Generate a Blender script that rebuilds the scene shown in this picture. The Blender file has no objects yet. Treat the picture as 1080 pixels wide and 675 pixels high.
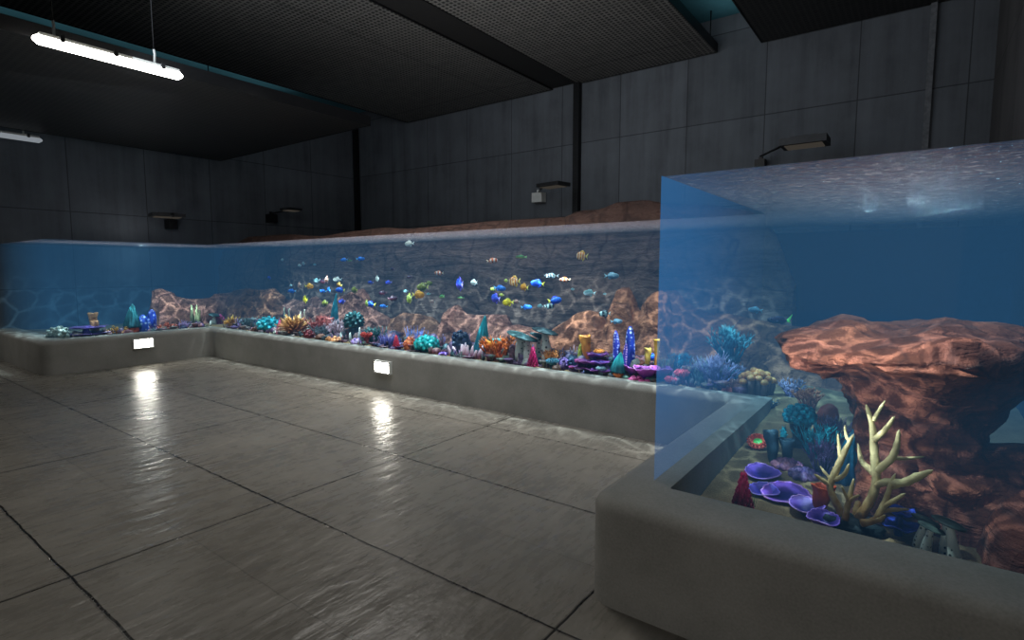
import bpy, math, random
from mathutils import Vector, Matrix, noise
SC = bpy.context.scene
COL = SC.collection
PI = math.pi
RND = random.Random(7)

# ------------------------------------------------------------------ camera
F = 578.6
EYE = Vector((0, 0, 1.7))
PITCH = math.atan(53.5 / F)
YAW = math.radians(36.4)
FW = Vector((-math.sin(YAW) * math.cos(PITCH), math.cos(YAW) * math.cos(PITCH), -math.sin(PITCH)))
RT = Vector((math.cos(YAW), math.sin(YAW), 0))
UP = RT.cross(FW)
cam_data = bpy.data.cameras.new('camera')
cam_data.sensor_width = 36
cam_data.lens = F / 1080 * 36
cam_data.clip_start = 0.02
cam = bpy.data.objects.new('camera', cam_data)
COL.objects.link(cam)
cam.location = EYE
cam.rotation_euler = (PI / 2 - PITCH, 0, YAW)
SC.camera = cam
SC.view_settings.view_transform = 'Standard'
SC.view_settings.look = 'None'


def ray(px, py):
    return FW * F + RT * (px - 540) - UP * (py - 337.5)


def at(px, py, axis, v):
    """measured point of the photograph on the plane axis = v"""
    d = ray(px, py)
    return EYE + d * ((v - EYE[axis]) / d[axis])


def depth(p):
    return (Vector(p) - EYE).dot(FW)


# ------------------------------------------------------------------ objects
def tag(o, label=None, cat=None, group=None, kind=None):
    if label: o['label'] = label
    if cat: o['category'] = cat
    if group: o['group'] = group
    if kind: o['kind'] = kind
    return o


def empty(name, loc, rz=0, label=None, cat=None, group=None):
    o = bpy.data.objects.new(name, None)
    o.empty_display_size = .05
    COL.objects.link(o)
    o.location = loc
    o.rotation_euler = (0, 0, rz)
    return tag(o, label, cat, group)


class MB:
    def __init__(self):
        self.v = []; self.f = []

    def add(self, vs, fs):
        n = len(self.v)
        self.v += [tuple(x) for x in vs]
        self.f += [tuple(i + n for i in f) for f in fs]

    def box(self, a, b):
        (x0, y0, z0), (x1, y1, z1) = a, b
        self.add([(x0, y0, z0), (x1, y0, z0), (x1, y1, z0), (x0, y1, z0), (x0, y0, z1), (x1, y0, z1), (x1, y1, z1), (x0, y1, z1)],
                 [(0, 3, 2, 1), (4, 5, 6, 7), (0, 1, 5, 4), (1, 2, 6, 5), (2, 3, 7, 6), (3, 0, 4, 7)])
        return self

    def rings(self, rings, cap0=True, cap1=True):
        n = len(rings[0]); vs = [p for r in rings for p in r]; fs = []
        for i in range(len(rings) - 1):
            for j in range(n):
                k = (j + 1) % n
                fs.append((i * n + j, i * n + k, (i + 1) * n + k, (i + 1) * n + j))
        if cap0: fs.append(tuple(range(n - 1, -1, -1)))
        if cap1: fs.append(tuple((len(rings) - 1) * n + j for j in range(n)))
        self.add(vs, fs)
        return self

    def tube(self, pts, radii, n=8):
        pts = [Vector(p) for p in pts]
        if not isinstance(radii, (list, tuple)): radii = [radii] * len(pts)
        rg = []; ref = None
        for i, p in enumerate(pts):
            t = (pts[min(i + 1, len(pts) - 1)] - pts[max(i - 1, 0)]).normalized()
            if ref is None:
                ref = Vector((1, 0, 0)) if abs(t.x) < .8 else Vector((0, 1, 0))
            u = (ref - t * ref.dot(t)).normalized(); w = t.cross(u); ref = u
            rg.append([p + (u * math.cos(2 * PI * j / n) + w * math.sin(2 * PI * j / n)) * radii[i] for j in range(n)])
        return self.rings(rg)

    def lathe(self, prof, n=16, c=(0, 0, 0), wob=None):
        rg = []
        for r, z in prof:
            rr = []
            for j in range(n):
                a = 2 * PI * j / n
                k = wob(a, r, z) if wob else (1, 0)
                rr.append((c[0] + r * k[0] * math.cos(a), c[1] + r * k[0] * math.sin(a), c[2] + z + k[1]))
            rg.append(rr)
        return self.rings(rg)

    def blob(self, c, r, n=10, m=7, amp=0, freq=3, seed=0):
        if not isinstance(r, (list, tuple)): r = (r, r, r)
        rg = []
        for i in range(m + 1):
            t = PI * (0.04 + .92 * i / m)
            ring = []
            for j in range(n):
                a = 2 * PI * j / n
                d = Vector((math.sin(t) * math.cos(a), math.sin(t) * math.sin(a), -math.cos(t)))
                k = 1 + (amp * noise.noise(d * freq + Vector((seed * 7.3, seed * 1.7, 0))) if amp else 0)
                ring.append((c[0] + d.x * r[0] * k, c[1] + d.y * r[1] * k, c[2] + d.z * r[2] * k))
            rg.append(ring)
        return self.rings(rg)

    def build(self, name, mat, parent=None, smooth=True):
        me = bpy.data.meshes.new(name)
        me.from_pydata([tuple(v) for v in self.v], [], self.f)
        me.update()
        if smooth:
            me.polygons.foreach_set('use_smooth', [True] * len(me.polygons))
        me.materials.append(mat)
        o = bpy.data.objects.new(name, me)
        COL.objects.link(o)
        if parent: o.parent = parent
        return o


# ------------------------------------------------------------------ materials
def lin(c):
    return tuple((x / 255 / 12.92 if x <= 10 else ((x / 255 + .055) / 1.055) ** 2.4) for x in c[:3]) + (1,)


class NT:
    def __init__(self, name):
        self.m = bpy.data.materials.new(name); self.m.use_nodes = True
        self.t = self.m.node_tree; self.t.nodes.clear()
        self.out = self.n('ShaderNodeOutputMaterial')

    def n(self, typ, **kw):
        x = self.t.nodes.new(typ)
        for k, v in kw.items():
            if k in ('operation', 'blend_type', 'data_type', 'feature', 'wave_type', 'offset', 'squash', 'noise_dimensions', 'distribution', 'bands_direction', 'clamp', 'use_clamp', 'invert', 'voronoi_dimensions'):
                setattr(x, k, v)
            else:
                x.inputs[k.replace('_', ' ')].default_value = v
        return x

    def l(self, a, b): self.t.links.new(a, b)

    def math(self, op, a, b=None, clamp=False):
        x = self.t.nodes.new('ShaderNodeMath'); x.operation = op; x.use_clamp = clamp
        for i, v in enumerate((a, b)):
            if v is None: continue
            if isinstance(v, (int, float)): x.inputs[i].default_value = v
            else: self.l(v, x.inputs[i])
        return x.outputs[0]

    def coord(self, which='Object'):
        return self.t.nodes.new('ShaderNodeTexCoord').outputs[which]

    def mapping(self, vec, scale=(1, 1, 1), loc=(0, 0, 0), rot=(0, 0, 0)):
        x = self.t.nodes.new('ShaderNodeMapping')
        x.inputs['Scale'].default_value = scale; x.inputs['Location'].default_value = loc; x.inputs['Rotation'].default_value = rot
        self.l(vec, x.inputs['Vector']); return x.outputs[0]

    def noise(self, vec, scale, detail=4, rough=.55, dist=0):
        x = self.t.nodes.new('ShaderNodeTexNoise')
        x.inputs['Scale'].default_value = scale; x.inputs['Detail'].default_value = detail
        x.inputs['Roughness'].default_value = rough; x.inputs['Distortion'].default_value = dist
        self.l(vec, x.inputs['Vector']); return x.outputs['Fac']

    def ramp(self, fac, stops):
        x = self.t.nodes.new('ShaderNodeValToRGB'); e = x.color_ramp.elements
        while len(e) < len(stops): e.new(.5)
        for i, (p, c) in enumerate(stops):
            e[i].position = p; e[i].color = c if len(c) == 4 else tuple(c) + (1,)
        self.l(fac, x.inputs[0]); return x.outputs[0]

    def mix(self, fac, a, b, blend='MIX'):
        x = self.t.nodes.new('ShaderNodeMix'); x.data_type = 'RGBA'; x.blend_type = blend
        for s, v in ((x.inputs[0], fac), (x.inputs[6], a), (x.inputs[7], b)):
            if isinstance(v, (int, float)): s.default_value = v
            elif isinstance(v, tuple): s.default_value = v
            else: self.l(v, s)
        return x.outputs[2]

    def bump(self, h, strength=.3, dist=.02, normal=None):
        x = self.t.nodes.new('ShaderNodeBump'); x.inputs['Strength'].default_value = strength; x.inputs['Distance'].default_value = dist
        self.l(h, x.inputs['Height'])
        if normal is not None: self.l(normal, x.inputs['Normal'])
        return x.outputs[0]

    def principled(self, color, rough=.7, bump=None, metal=0, spec=.5, em=None, ems=0):
        x = self.t.nodes.new('ShaderNodeBsdfPrincipled')
        for key, v in (('Base Color', color), ('Roughness', rough), ('Metallic', metal), ('Specular IOR Level', spec)):
            s = x.inputs[key]
            if isinstance(v, (int, float, tuple)): s.default_value = v
            else: self.l(v, s)
        if bump is not None: self.l(bump, x.inputs['Normal'])
        if em: x.inputs['Emission Color'].default_value = em; x.inputs['Emission Strength'].default_value = ems
        self.l(x.outputs[0], self.out.inputs['Surface']); return x


def mat_plain(name, c, rough=.6, metal=0, nz=.25, scale=20, spec=.5):
    t = NT(name); k = lin(c)
    f = t.noise(t.coord(), scale)
    col = t.ramp(f, [(.3, tuple(x * (1 - nz) for x in k[:3])), (.7, tuple(min(1, x * (1 + nz)) for x in k[:3]))])
    t.principled(col, rough, metal=metal, spec=spec)
    return t.m


def mat_emit(name, c, s):
    t = NT(name)
    e = t.n('ShaderNodeEmission', Color=lin(c), Strength=s)
    t.l(e.outputs[0], t.out.inputs['Surface']); return t.m


def wall_mat(name, rot, c=(94, 98, 104), z0=1.3, zs=1.6, xs=1.43, x0=0.0):
    """cast concrete with formwork joints; rot picks the horizontal axis"""
    t = NT(name); g = t.coord()
    s = t.n('ShaderNodeSeparateXYZ'); t.l(g, s.inputs[0])
    h = s.outputs['X'] if rot == 'X' else s.outputs['Y']
    cv = t.n('ShaderNodeCombineXYZ')
    t.l(t.math('ADD', h, x0), cv.inputs[0]); t.l(t.math('SUBTRACT', s.outputs['Z'], z0), cv.inputs[1])
    b = t.n('ShaderNodeTexBrick', offset=0.0)
    b.inputs['Scale'].default_value = 1; b.inputs['Mortar Size'].default_value = .012; b.inputs['Mortar Smooth'].default_value = .6
    b.inputs['Brick Width'].default_value = xs; b.inputs['Row Height'].default_value = zs
    b.inputs['Color1'].default_value = (.42, .42, .42, 1); b.inputs['Color2'].default_value = (.58, .58, .58, 1); b.inputs['Mortar'].default_value = (.15, .15, .15, 1)
    t.l(cv.outputs[0], b.inputs['Vector'])
    streak = t.noise(t.mapping(g, (4, 4, .3)), 1, 5, .6)
    blot = t.noise(g, 1.1, 6, .65)
    k = lin(c)
    base = t.ramp(t.math('ADD', t.math('MULTIPLY', streak, .55), t.math('MULTIPLY', blot, .45)),
                  [(.3, tuple(x * .55 for x in k[:3])), (.5, k), (.72, tuple(x * 1.35 for x in k[:3]))])
    bw = t.n('ShaderNodeRGBToBW'); t.l(b.outputs['Color'], bw.inputs[0])
    col = t.mix(1.0, base, t.ramp(bw.outputs[0], [(.15, (.35, .35, .35)), (.42, (.88, .88, .88)), (.58, (1.08, 1.08, 1.08))]), 'MULTIPLY')
    t.principled(col, .85, t.bump(t.math('ADD', bw.outputs[0], t.math('MULTIPLY', blot, .3)), .25, .02))
    return t.m


def floor_mat():
    t = NT('worn_concrete_tiles'); g = t.coord()
    b = t.n('ShaderNodeTexBrick', offset=0.0)
    b.inputs['Scale'].default_value = 1; b.inputs['Mortar Size'].default_value = .008; b.inputs['Mortar Smooth'].default_value = .3
    b.inputs['Brick Width'].default_value = 2.4; b.inputs['Row Height'].default_value = 1.22
    b.inputs['Color1'].default_value = (.45, .45, .45, 1); b.inputs['Color2'].default_value = (.55, .55, .55, 1); b.inputs['Mortar'].default_value = (0, 0, 0, 1)
    wob = t.n('ShaderNodeTexNoise'); wob.inputs['Scale'].default_value = 6; t.l(g, wob.inputs['Vector'])
    gm = t.n('ShaderNodeVectorMath', operation='SCALE'); t.l(wob.outputs['Color'], gm.inputs[0]); gm.inputs['Scale'].default_value = .022
    ga = t.n('ShaderNodeVectorMath', operation='ADD'); t.l(g, ga.inputs[0]); t.l(gm.outputs[0], ga.inputs[1])
    t.l(t.mapping(ga.outputs[0], loc=(1.29 - .011, 1.22 * 3 - 2.1 - .011, 0)), b.inputs['Vector'])
    # fainter half joints
    b2 = t.n('ShaderNodeTexBrick', offset=0.0)
    b2.inputs['Scale'].default_value = 1; b2.inputs['Mortar Size'].default_value = .005; b2.inputs['Mortar Smooth'].default_value = .6
    b2.inputs['Brick Width'].default_value = 1.2; b2.inputs['Row Height'].default_value = .61
    b2.inputs['Color1'].default_value = (1, 1, 1, 1); b2.inputs['Color2'].default_value = (.94, .94, .94, 1); b2.inputs['Mortar'].default_value = (.62, .62, .62, 1)
    t.l(t.mapping(ga.outputs[0], loc=(1.29, 1.22 * 3 - 2.1, 0)), b2.inputs['Vector'])
    bw = t.n('ShaderNodeRGBToBW'); t.l(b.outputs['Color'], bw.inputs[0])
    blot = t.noise(g, 1.6, 8, .68)
    fine = t.noise(t.mapping(g, (14, 3, 1)), 1.4, 6, .6)
    col = t.ramp(t.math('ADD', t.math('MULTIPLY', blot, .6), t.math('MULTIPLY', fine, .4)),
                 [(.22, lin((100, 97, 91))), (.5, lin((124, 120, 112))), (.78, lin((146, 141, 132)))])
    col = t.mix(1.0, col, b2.outputs['Color'], 'MULTIPLY')
    col = t.mix(1.0, col, t.ramp(bw.outputs[0], [(.0, (.05, .05, .05)), (.4, (1, 1, 1))]), 'MULTIPLY')
    rough = t.ramp(t.math('ADD', t.math('MULTIPLY', blot, .5), t.math('MULTIPLY', fine, .5)), [(.35, (.18, .18, .18)), (.65, (.4, .4, .4))])
    wave = t.noise(t.mapping(g, (5.5, 1.8, 1), rot=(0, 0, .2)), 1.6, 3, .5)
    hb = t.math('ADD', t.math('MULTIPLY', wave, 1.0), t.math('MULTIPLY', bw.outputs[0], .25))
    hb = t.math('ADD', hb, t.math('MULTIPLY', t.noise(g, 22, 3), .12))
    t.principled(col, rough, t.bump(hb, .36, .04), spec=.28)
    return t.m


def plinth_mat():
    t = NT('smooth_cast_concrete'); g = t.coord()
    a = t.noise(g, 2.5, 6, .6); f = t.noise(g, 90, 2)
    col = t.ramp(t.math('ADD', t.math('MULTIPLY', a, .6), t.math('MULTIPLY', f, .4)), [(.3, lin((114, 113, 107))), (.7, lin((146, 144, 138)))])
    t.principled(col, .8, t.bump(f, .15, .003)); return t.m


def grid_mat(name='perforated_ceiling_grid', k=1.0):
    t = NT(name); g = t.coord()
    s = t.n('ShaderNodeSeparateXYZ'); t.l(g, s.inputs[0])
    P = .085

    def hole(ax, w):
        fr = t.math('FRACT', t.math('DIVIDE', ax, P))
        return t.math('LESS_THAN', t.math('ABSOLUTE', t.math('SUBTRACT', fr, .5)), w)
    h = t.math('MULTIPLY', hole(s.outputs['X'], .30), hole(s.outputs['Y'], .30))

    def seam(ax, w, off, half=.03):
        fr = t.math('FRACT', t.math('DIVIDE', t.math('ADD', ax, off), w))
        return t.math('LESS_THAN', t.math('MULTIPLY', fr, w), half)
    sm = t.math('MAXIMUM', seam(s.outputs['X'], 2.15, 7.43 + 2.15 * 3), seam(s.outputs['Y'], 2.1, -6.7 + 2.1 * 9))
    h2 = t.math('MULTIPLY', h, t.math('SUBTRACT', 1.0, sm))
    nz = t.noise(g, 4, 3)
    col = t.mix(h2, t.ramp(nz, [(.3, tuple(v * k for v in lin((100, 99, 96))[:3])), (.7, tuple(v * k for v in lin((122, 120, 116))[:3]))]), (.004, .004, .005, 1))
    col = t.mix(t.math('MULTIPLY', sm, .55), col, (.01, .01, .01, 1))
    t.principled(col, .55, t.bump(t.math('SUBTRACT', 1.0, h2), .4, .02)); return t.m


def rock_mat(name, c1, c2, dark, scale=1.0, sz=3.2, sw=.45, unlit_z=None):
    t = NT(name); g = t.coord()
    n1 = t.noise(g, 2.2 * scale, 8, .62)
    strata = t.noise(t.mapping(g, (.8, .8, sz)), 1.4 * scale, 6, .6, .6)
    vo = t.n('ShaderNodeTexVoronoi', feature='DISTANCE_TO_EDGE', Scale=4.0 * scale)
    wv = t.n('ShaderNodeTexNoise', Scale=3.0); t.l(g, wv.inputs['Vector'])
    t.l(t.mix(.35, g, wv.outputs['Color']), vo.inputs['Vector'])
    col = t.ramp(t.math('ADD', t.math('MULTIPLY', n1, .5), t.math('MULTIPLY', strata, .5)),
                 [(.32, lin(dark)), (.47, lin(c1)), (.66, lin(c2))])
    hb = t.math('ADD', t.math('MULTIPLY', strata, sw), t.math('MULTIPLY', n1, .8))
    vc = t.n('ShaderNodeTexVoronoi', feature='F1', Scale=5.5 * scale); t.l(t.mapping(t.mix(.3, g, wv.outputs['Color']), (1.3, 1.3, .55)), vc.inputs['Vector'])
    hb = t.math('ADD', hb, t.math('MULTIPLY', vc.outputs['Distance'], .55))
    hb = t.math('ADD', hb, t.math('MULTIPLY', t.noise(g, 14 * scale, 4), .25))
    col = t.mix(1.0, col, t.ramp(vo.outputs['Distance'], [(.0, (.55, .5, .5)), (.06, (1, 1, 1))]), 'MULTIPLY')
    if unlit_z is not None:  # unlit rock above the water line, its shade painted in
        s = t.n('ShaderNodeSeparateXYZ'); t.l(g, s.inputs[0])
        mr = t.n('ShaderNodeMapRange'); t.l(s.outputs['Z'], mr.inputs[0])
        for i, v in enumerate((unlit_z - .04, unlit_z + .02, 1, .3)): mr.inputs[i + 1].default_value = v
        vv = t.n('ShaderNodeCombineXYZ')
        for i in range(3): t.l(mr.outputs[0], vv.inputs[i])
        col = t.mix(1.0, col, vv.outputs[0], 'MULTIPLY')
    t.principled(col, .8, t.bump(hb, 1.0, .13)); return t.m


_cm = {}


def cmat(c1, c2=None, mode='grad', rough=.5, scale=16, p0=.25, p1=.8):
    """coral / fish paint: grad runs base to tip, dots, stripes, mottle"""
    c2 = c2 or tuple(min(255, int(x * 1.25 + 18)) for x in c1)
    key = (c1, c2, mode, rough, scale, p0, p1)
    if key in _cm: return _cm[key]
    t = NT('paint_%s_%02x%02x%02x' % ((mode,) + tuple(c1)))
    g = t.coord(); G = t.coord('Generated')
    s = t.n('ShaderNodeSeparateXYZ'); t.l(G, s.inputs[0])
    nz = t.noise(g, scale, 4)
    bump = t.bump(nz, .35, .015)
    if mode == 'grad':
        f = t.math('ADD', s.outputs['Z'], t.math('MULTIPLY', t.math('SUBTRACT', nz, .5), .5))
        col = t.ramp(f, [(p0, lin(c1)), (p1, lin(c2))])
    elif mode == 'dots':
        vo = t.n('ShaderNodeTexVoronoi', feature='F1', Scale=scale); t.l(g, vo.inputs['Vector'])
        vo.inputs['Randomness'].default_value = .45
        col = t.ramp(vo.outputs['Distance'], [(p0 if p0 != .25 else .30, lin(c2)), (p1 if p1 != .8 else .40, lin(c1))])
        bump = t.bump(vo.outputs['Distance'], -.5, .01)
    elif mode == 'stripes':
        fr = t.math('FRACT', t.math('ADD', t.math('MULTIPLY', s.outputs['X'], scale), t.math('MULTIPLY', nz, .15)))
        col = t.ramp(fr, [(.48, lin(c1)), (.58, lin(c2))])
    elif mode == 'radial':
        sub = t.n('ShaderNodeVectorMath', operation='SUBTRACT'); t.l(G, sub.inputs[0]); sub.inputs[1].default_value = (.5, .5, .5)
        ml = t.n('ShaderNodeVectorMath', operation='MULTIPLY'); t.l(sub.outputs[0], ml.inputs[0]); ml.inputs[1].default_value = (1, 1, 0)
        ln = t.n('ShaderNodeVectorMath', operation='LENGTH'); t.l(ml.outputs[0], ln.inputs[0])
        col = t.ramp(t.math('ADD', t.math('MULTIPLY', ln.outputs['Value'], 2), t.math('MULTIPLY', t.math('SUBTRACT', nz, .5), .35)), [(p0, lin(c1)), (p1, lin(c2))])
    elif mode == 'back':
        col = t.ramp(s.outputs['Z'], [(.35, lin(c1)), (.65, lin(c2))])
    else:
        col = t.ramp(nz, [(.4, lin(c1)), (.6, lin(c2))])
    t.principled(col, rough, bump if mode not in ('stripes', 'back') else None)
    _cm[key] = t.m
    return t.m
# ================================================================== the room
def struct(o):
    o['kind'] = 'structure'; return o


M_plinth = plinth_mat()
M_grid = grid_mat()
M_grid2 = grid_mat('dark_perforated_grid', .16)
M_black = mat_plain('black_metal', (24, 24, 26), .45, .3)
M_dark = mat_plain('dark_grey_metal', (44, 44, 46), .5, .4)
M_white = mat_plain('white_plastic', (205, 205, 200), .4, nz=.05)
M_teal = mat_plain('teal_ceiling_paint', (70, 122, 134), .9, nz=.1, scale=2)

struct(MB().box((-14.3, -9, -.1), (.75, 11, 0)).build('floor', floor_mat(), smooth=False))
struct(MB().box((-14.5, 11, 0), (.95, 11.2, 6.4)).build('wall_back', wall_mat('back_wall_concrete', 'X', x0=14.3 + .97), smooth=False))
struct(MB().box((-14.5, -9, 0), (-14.3, 11, 6.4)).build('wall_left', wall_mat('left_wall_concrete', 'Y', x0=10 - 1.0), smooth=False))
struct(MB().box((.75, -9, 0), (.95, 11, 6.4)).build('wall_right', wall_mat('right_wall_concrete', 'Y', (84, 82, 82), x0=10.3), smooth=False))
struct(MB().box((-14.5, -9, 6.4), (.95, 11.2, 6.5)).build('ceiling', M_teal, smooth=False))
struct(MB().box((-6.33, 10.86, 0), (-6.19, 10.999, 6.4)).build('pillar_shadow_stripe', M_black, smooth=False))  # black column stands in for the shadow stripe down the wall
struct(MB().box((-14.02, 10.86, 0), (-13.88, 10.999, 6.4)).build('pillar_corner', M_black, smooth=False))
struct(MB().box((-.06, 10.93, 0), (.02, 10.999, 6.4)).build('trim_back', mat_plain('pale_strip', (106, 108, 112), .8), smooth=False))
# rear wall of the tank, under the water line
struct(MB().box((-14.29, 7.06, 0), (.74, 7.16, 2.12)).build('wall_tank_rear', mat_plain('navy_tank_paint', (22, 40, 62), .9), smooth=False))


struct(MB().box((.737, 2.83, .3), (.749, 7.05, 2.14)).build('wall_side_added_dark_sheet', bpy.data.materials['navy_tank_paint'], smooth=False))  # navy sheet added to darken the lit side wall behind the water


def rounded_plinth():
    out = [(-14.29, 2.5), (-11.08, 2.5), (-11.08, 5.08), (-1.31, 5.08), (-1.31, 2.4), (.74, 2.4)]
    inn = [(-14.29, 2.86), (-11.46, 2.86), (-11.46, 5.3), (-.99, 5.3), (-.99, 2.745), (.74, 2.745)]
    H = .55; R = .075; RC = .16

    def offset(pts, d):
        res = []
        for i, p in enumerate(pts):
            def nrm(a, b):
                dx, dy = b[0] - a[0], b[1] - a[1]; L = math.hypot(dx, dy); return (dy / L, -dx / L)
            if i == 0: n = nrm(pts[0], pts[1]); res.append((p[0] + n[0] * d, p[1] + n[1] * d)); continue
            if i == len(pts) - 1: n = nrm(pts[-2], pts[-1]); res.append((p[0] + n[0] * d, p[1] + n[1] * d)); continue
            n1 = nrm(pts[i - 1], p); n2 = nrm(p, pts[i + 1])
            res.append((p[0] + (n1[0] + n2[0]) * d, p[1] + (n1[1] + n2[1]) * d))
        return res

    def rounded(pts, radii, seg=8):
        res = [[pts[0]]]
        for i in range(1, len(pts) - 1):
            p = Vector(pts[i]); a = (Vector(pts[i - 1]) - p).normalized(); b = (Vector(pts[i + 1]) - p).normalized()
            r = max(radii[i], .002); c = p + (a + b) * r
            res.append([])
            for k in range(seg + 1):
                th = PI / 2 * k / seg
                q = c - b * r * math.cos(th) - a * r * math.sin(th)
                res[-1].append((q.x, q.y))
        res.append([pts[-1]])
        return [q for r in res for q in r]
    rad = [0, RC, .14, .05, RC, 0]
    # which outer corners are convex (towards the room): 1 and 4; 2 and 3 are inner corners
    rows = []

    def sec(d, z):
        pts = offset(out, -d)
        rr = [0]
        for i, s in ((1, -1), (2, 1), (3, 1), (4, -1)):
            rr.append(max(.004, rad[i] + s * d))
        rr.append(0)
        rows.append([(x, y, z) for x, y in rounded(pts, rr)])
    sec(0, 0)
    sec(0, H - R)
    for k in range(1, 7):
        a = PI / 2 * k / 6
        sec(R * (1 - math.cos(a)), H - R + R * math.sin(a))
    ri = [0, .03, .05, .01, .01, 0]
    ip = rounded(inn, ri)
    rows.append([(x, y, H) for x, y in ip])
    rows.append([(x, y, 0) for x, y in ip])
    m = MB(); n = len(rows[0]); vs = [p for r in rows for p in r]; fs = []
    for i in range(len(rows) - 1):
        for j in range(n - 1):
            fs.append((i * n + j, i * n + j + 1, (i + 1) * n + j + 1, (i + 1) * n + j))
    m.add(vs, fs)
    return m


pl = rounded_plinth().build('tank_plinth', M_plinth)
tag(pl, 'low grey concrete plinth with rounded edges running along the foot of the aquarium', 'plinth')
md = pl.modifiers.new('es', 'EDGE_SPLIT'); md.split_angle = math.radians(40)

# ------------------------------------------------------------------ hanging ceiling panels


def ceiling_panel(name, x0, x1, y0, y1, z, label, rods, mat=None):
    e = empty(name, ((x0 + x1) / 2, (y0 + y1) / 2, z), 0, label, 'ceiling panel', 'perforated ceiling panels')
    hx, hy = (x1 - x0) / 2, (y1 - y0) / 2
    o = MB().box((-hx, -hy, 0), (hx, hy, .05)).build('perforated_sheet', mat or M_grid, e, False)
    fr = MB()
    for a, b in (((-hx - .02, -hy - .02, -.01), (-hx, hy + .02, .16)), ((hx, -hy - .02, -.01), (hx + .02, hy + .02, .16)),
                 ((-hx, -hy - .02, -.01), (hx, -hy, .16)), ((-hx, hy, -.01), (hx, hy + .02, .16))):
        fr.box(a, b)
    fr.build('edge_frame', M_black, e, False)
    for (x, y) in rods:
        X, Y = x - e.location.x, y - e.location.y
        MB().tube([(X, Y, .05), (X, Y, 6.4 - z)], .012, 6).build('hanger_rod', M_black, e)
    return e


ceiling_panel('ceiling_panel', -6.27, -3.29, -4, 10.95, 5.78, 'perforated dark ceiling panel left of the gap showing teal ceiling above it', [(-3.3, 10.6), (-3.3, 8.6), (-6.2, 6)])
ceiling_panel('ceiling_panel', -11.68, -6.95, -4, 10.95, 5.78, 'widest perforated ceiling panel right of the bright tube light', [(-11.66, y) for y in (3.2, 3.6, 4.2, 4.8, 6.0, 6.7, 7.6, 8.4)])
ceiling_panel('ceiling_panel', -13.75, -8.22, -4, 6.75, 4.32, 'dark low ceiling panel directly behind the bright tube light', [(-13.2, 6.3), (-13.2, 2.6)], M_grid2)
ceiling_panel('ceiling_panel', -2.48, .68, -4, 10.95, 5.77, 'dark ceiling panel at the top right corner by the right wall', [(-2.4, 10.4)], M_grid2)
M_shade = mat_plain('painted_shadow_sheet', (26, 25, 25), .7)
shade_strip = MB().box((-6.93, -4, 5.8), (-6.29, 10.95, 5.86)).build('ceiling_shadow_strip', M_shade, None, False)  # dark sheet stands in for a shadow cast across the ceiling
tag(shade_strip, 'dark strip standing in for a cast shadow between two ceiling panels', 'shadow strip')

# ------------------------------------------------------------------ batten tube lights
M_tube = mat_emit('lit_diffuser', (255, 252, 244), 14)
M_tube2 = mat_emit('dim_diffuser', (205, 215, 225), .35)


def batten(loc, L, label, tube, ztop, along='Y', wires=True):
    e = empty('batten_light', loc, 0 if along == 'Y' else PI / 2, label, 'light')
    h = L / 2
    MB().box((-.06, -h, .03), (.06, h, .085)).build('housing', M_white, e, False)
    d = MB(); rg = []
    for y, s in ((-h - .05, .35), (-h, 1), (h, 1), (h + .05, .35)):
        rg.append([(.075 * s * math.cos(a), y, .02 + .055 * s * math.sin(a)) for a in [PI * 2 * k / 14 for k in range(14)]])
    d.rings(rg).build('diffuser', tube, e)
    for y in (-h * .72, 0, h * .72):
        MB().box((-.085, y - .02, .03), (.085, y + .02, .1)).build('clip', M_dark, e, False)
    for y in (-h * .8, h * .62):
        k = MB().tube([(0, y, .1), (.02, y, .2), (0, y, .26)], .014, 6).build('hanger', M_white, e)
        if wires:
            w = MB().tube([(0, y, .26), (0, y, ztop - loc[2])], .006, 5).build('wire', M_black, k)
    return e


batten((-7.92, 2.68, 4.2), 1.42, 'bright white tube light hanging from thin wires under the dark ceiling', M_tube, 5.78)
batten((-13.9, 2.75, 4.18), 1.2, 'dim grey tube light at the left edge below the low ceiling panel', M_tube2, 4.32, 'Y', False)

# ------------------------------------------------------------------ lamps set in the plinth
M_plight = mat_emit('lit_plinth_lens', (255, 250, 235), 40)


def plinth_lamp(loc, rz, label):
    e = empty('plinth_lamp', loc, rz, label, 'lamp', 'bright lamps set in the plinth')
    f = MB(); w, h, d = .165, .09, .05
    f.box((-w, -d, -h), (w, 0, -h + .02)).box((-w, -d, h - .02), (w, 0, h)).box((-w, -d, -h + .02), (-w + .02, 0, h - .02)).box((w - .02, -d, -h + .02), (w, 0, h - .02))
    f.box((-w + .02, -.012, -h + .02), (w - .02, 0, h - .02))
    f.build('bezel', M_white, e, False)
    MB().box((-w + .022, -.042, -h + .022), (w - .022, -.014, h - .022)).build('lens', M_plight, e, False)


plinth_lamp((-11.078, 3.91, .385), PI / 2, 'bright rectangular lamp on the left plinth run near the room corner')
plinth_lamp((-5.98, 5.078, .33), 0, 'bright rectangular lamp on the long middle plinth run')

# ------------------------------------------------------------------ flood lamps on arms
M_spotwhite = mat_emit('floodlight_glass', (255, 240, 220), .04)


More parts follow.
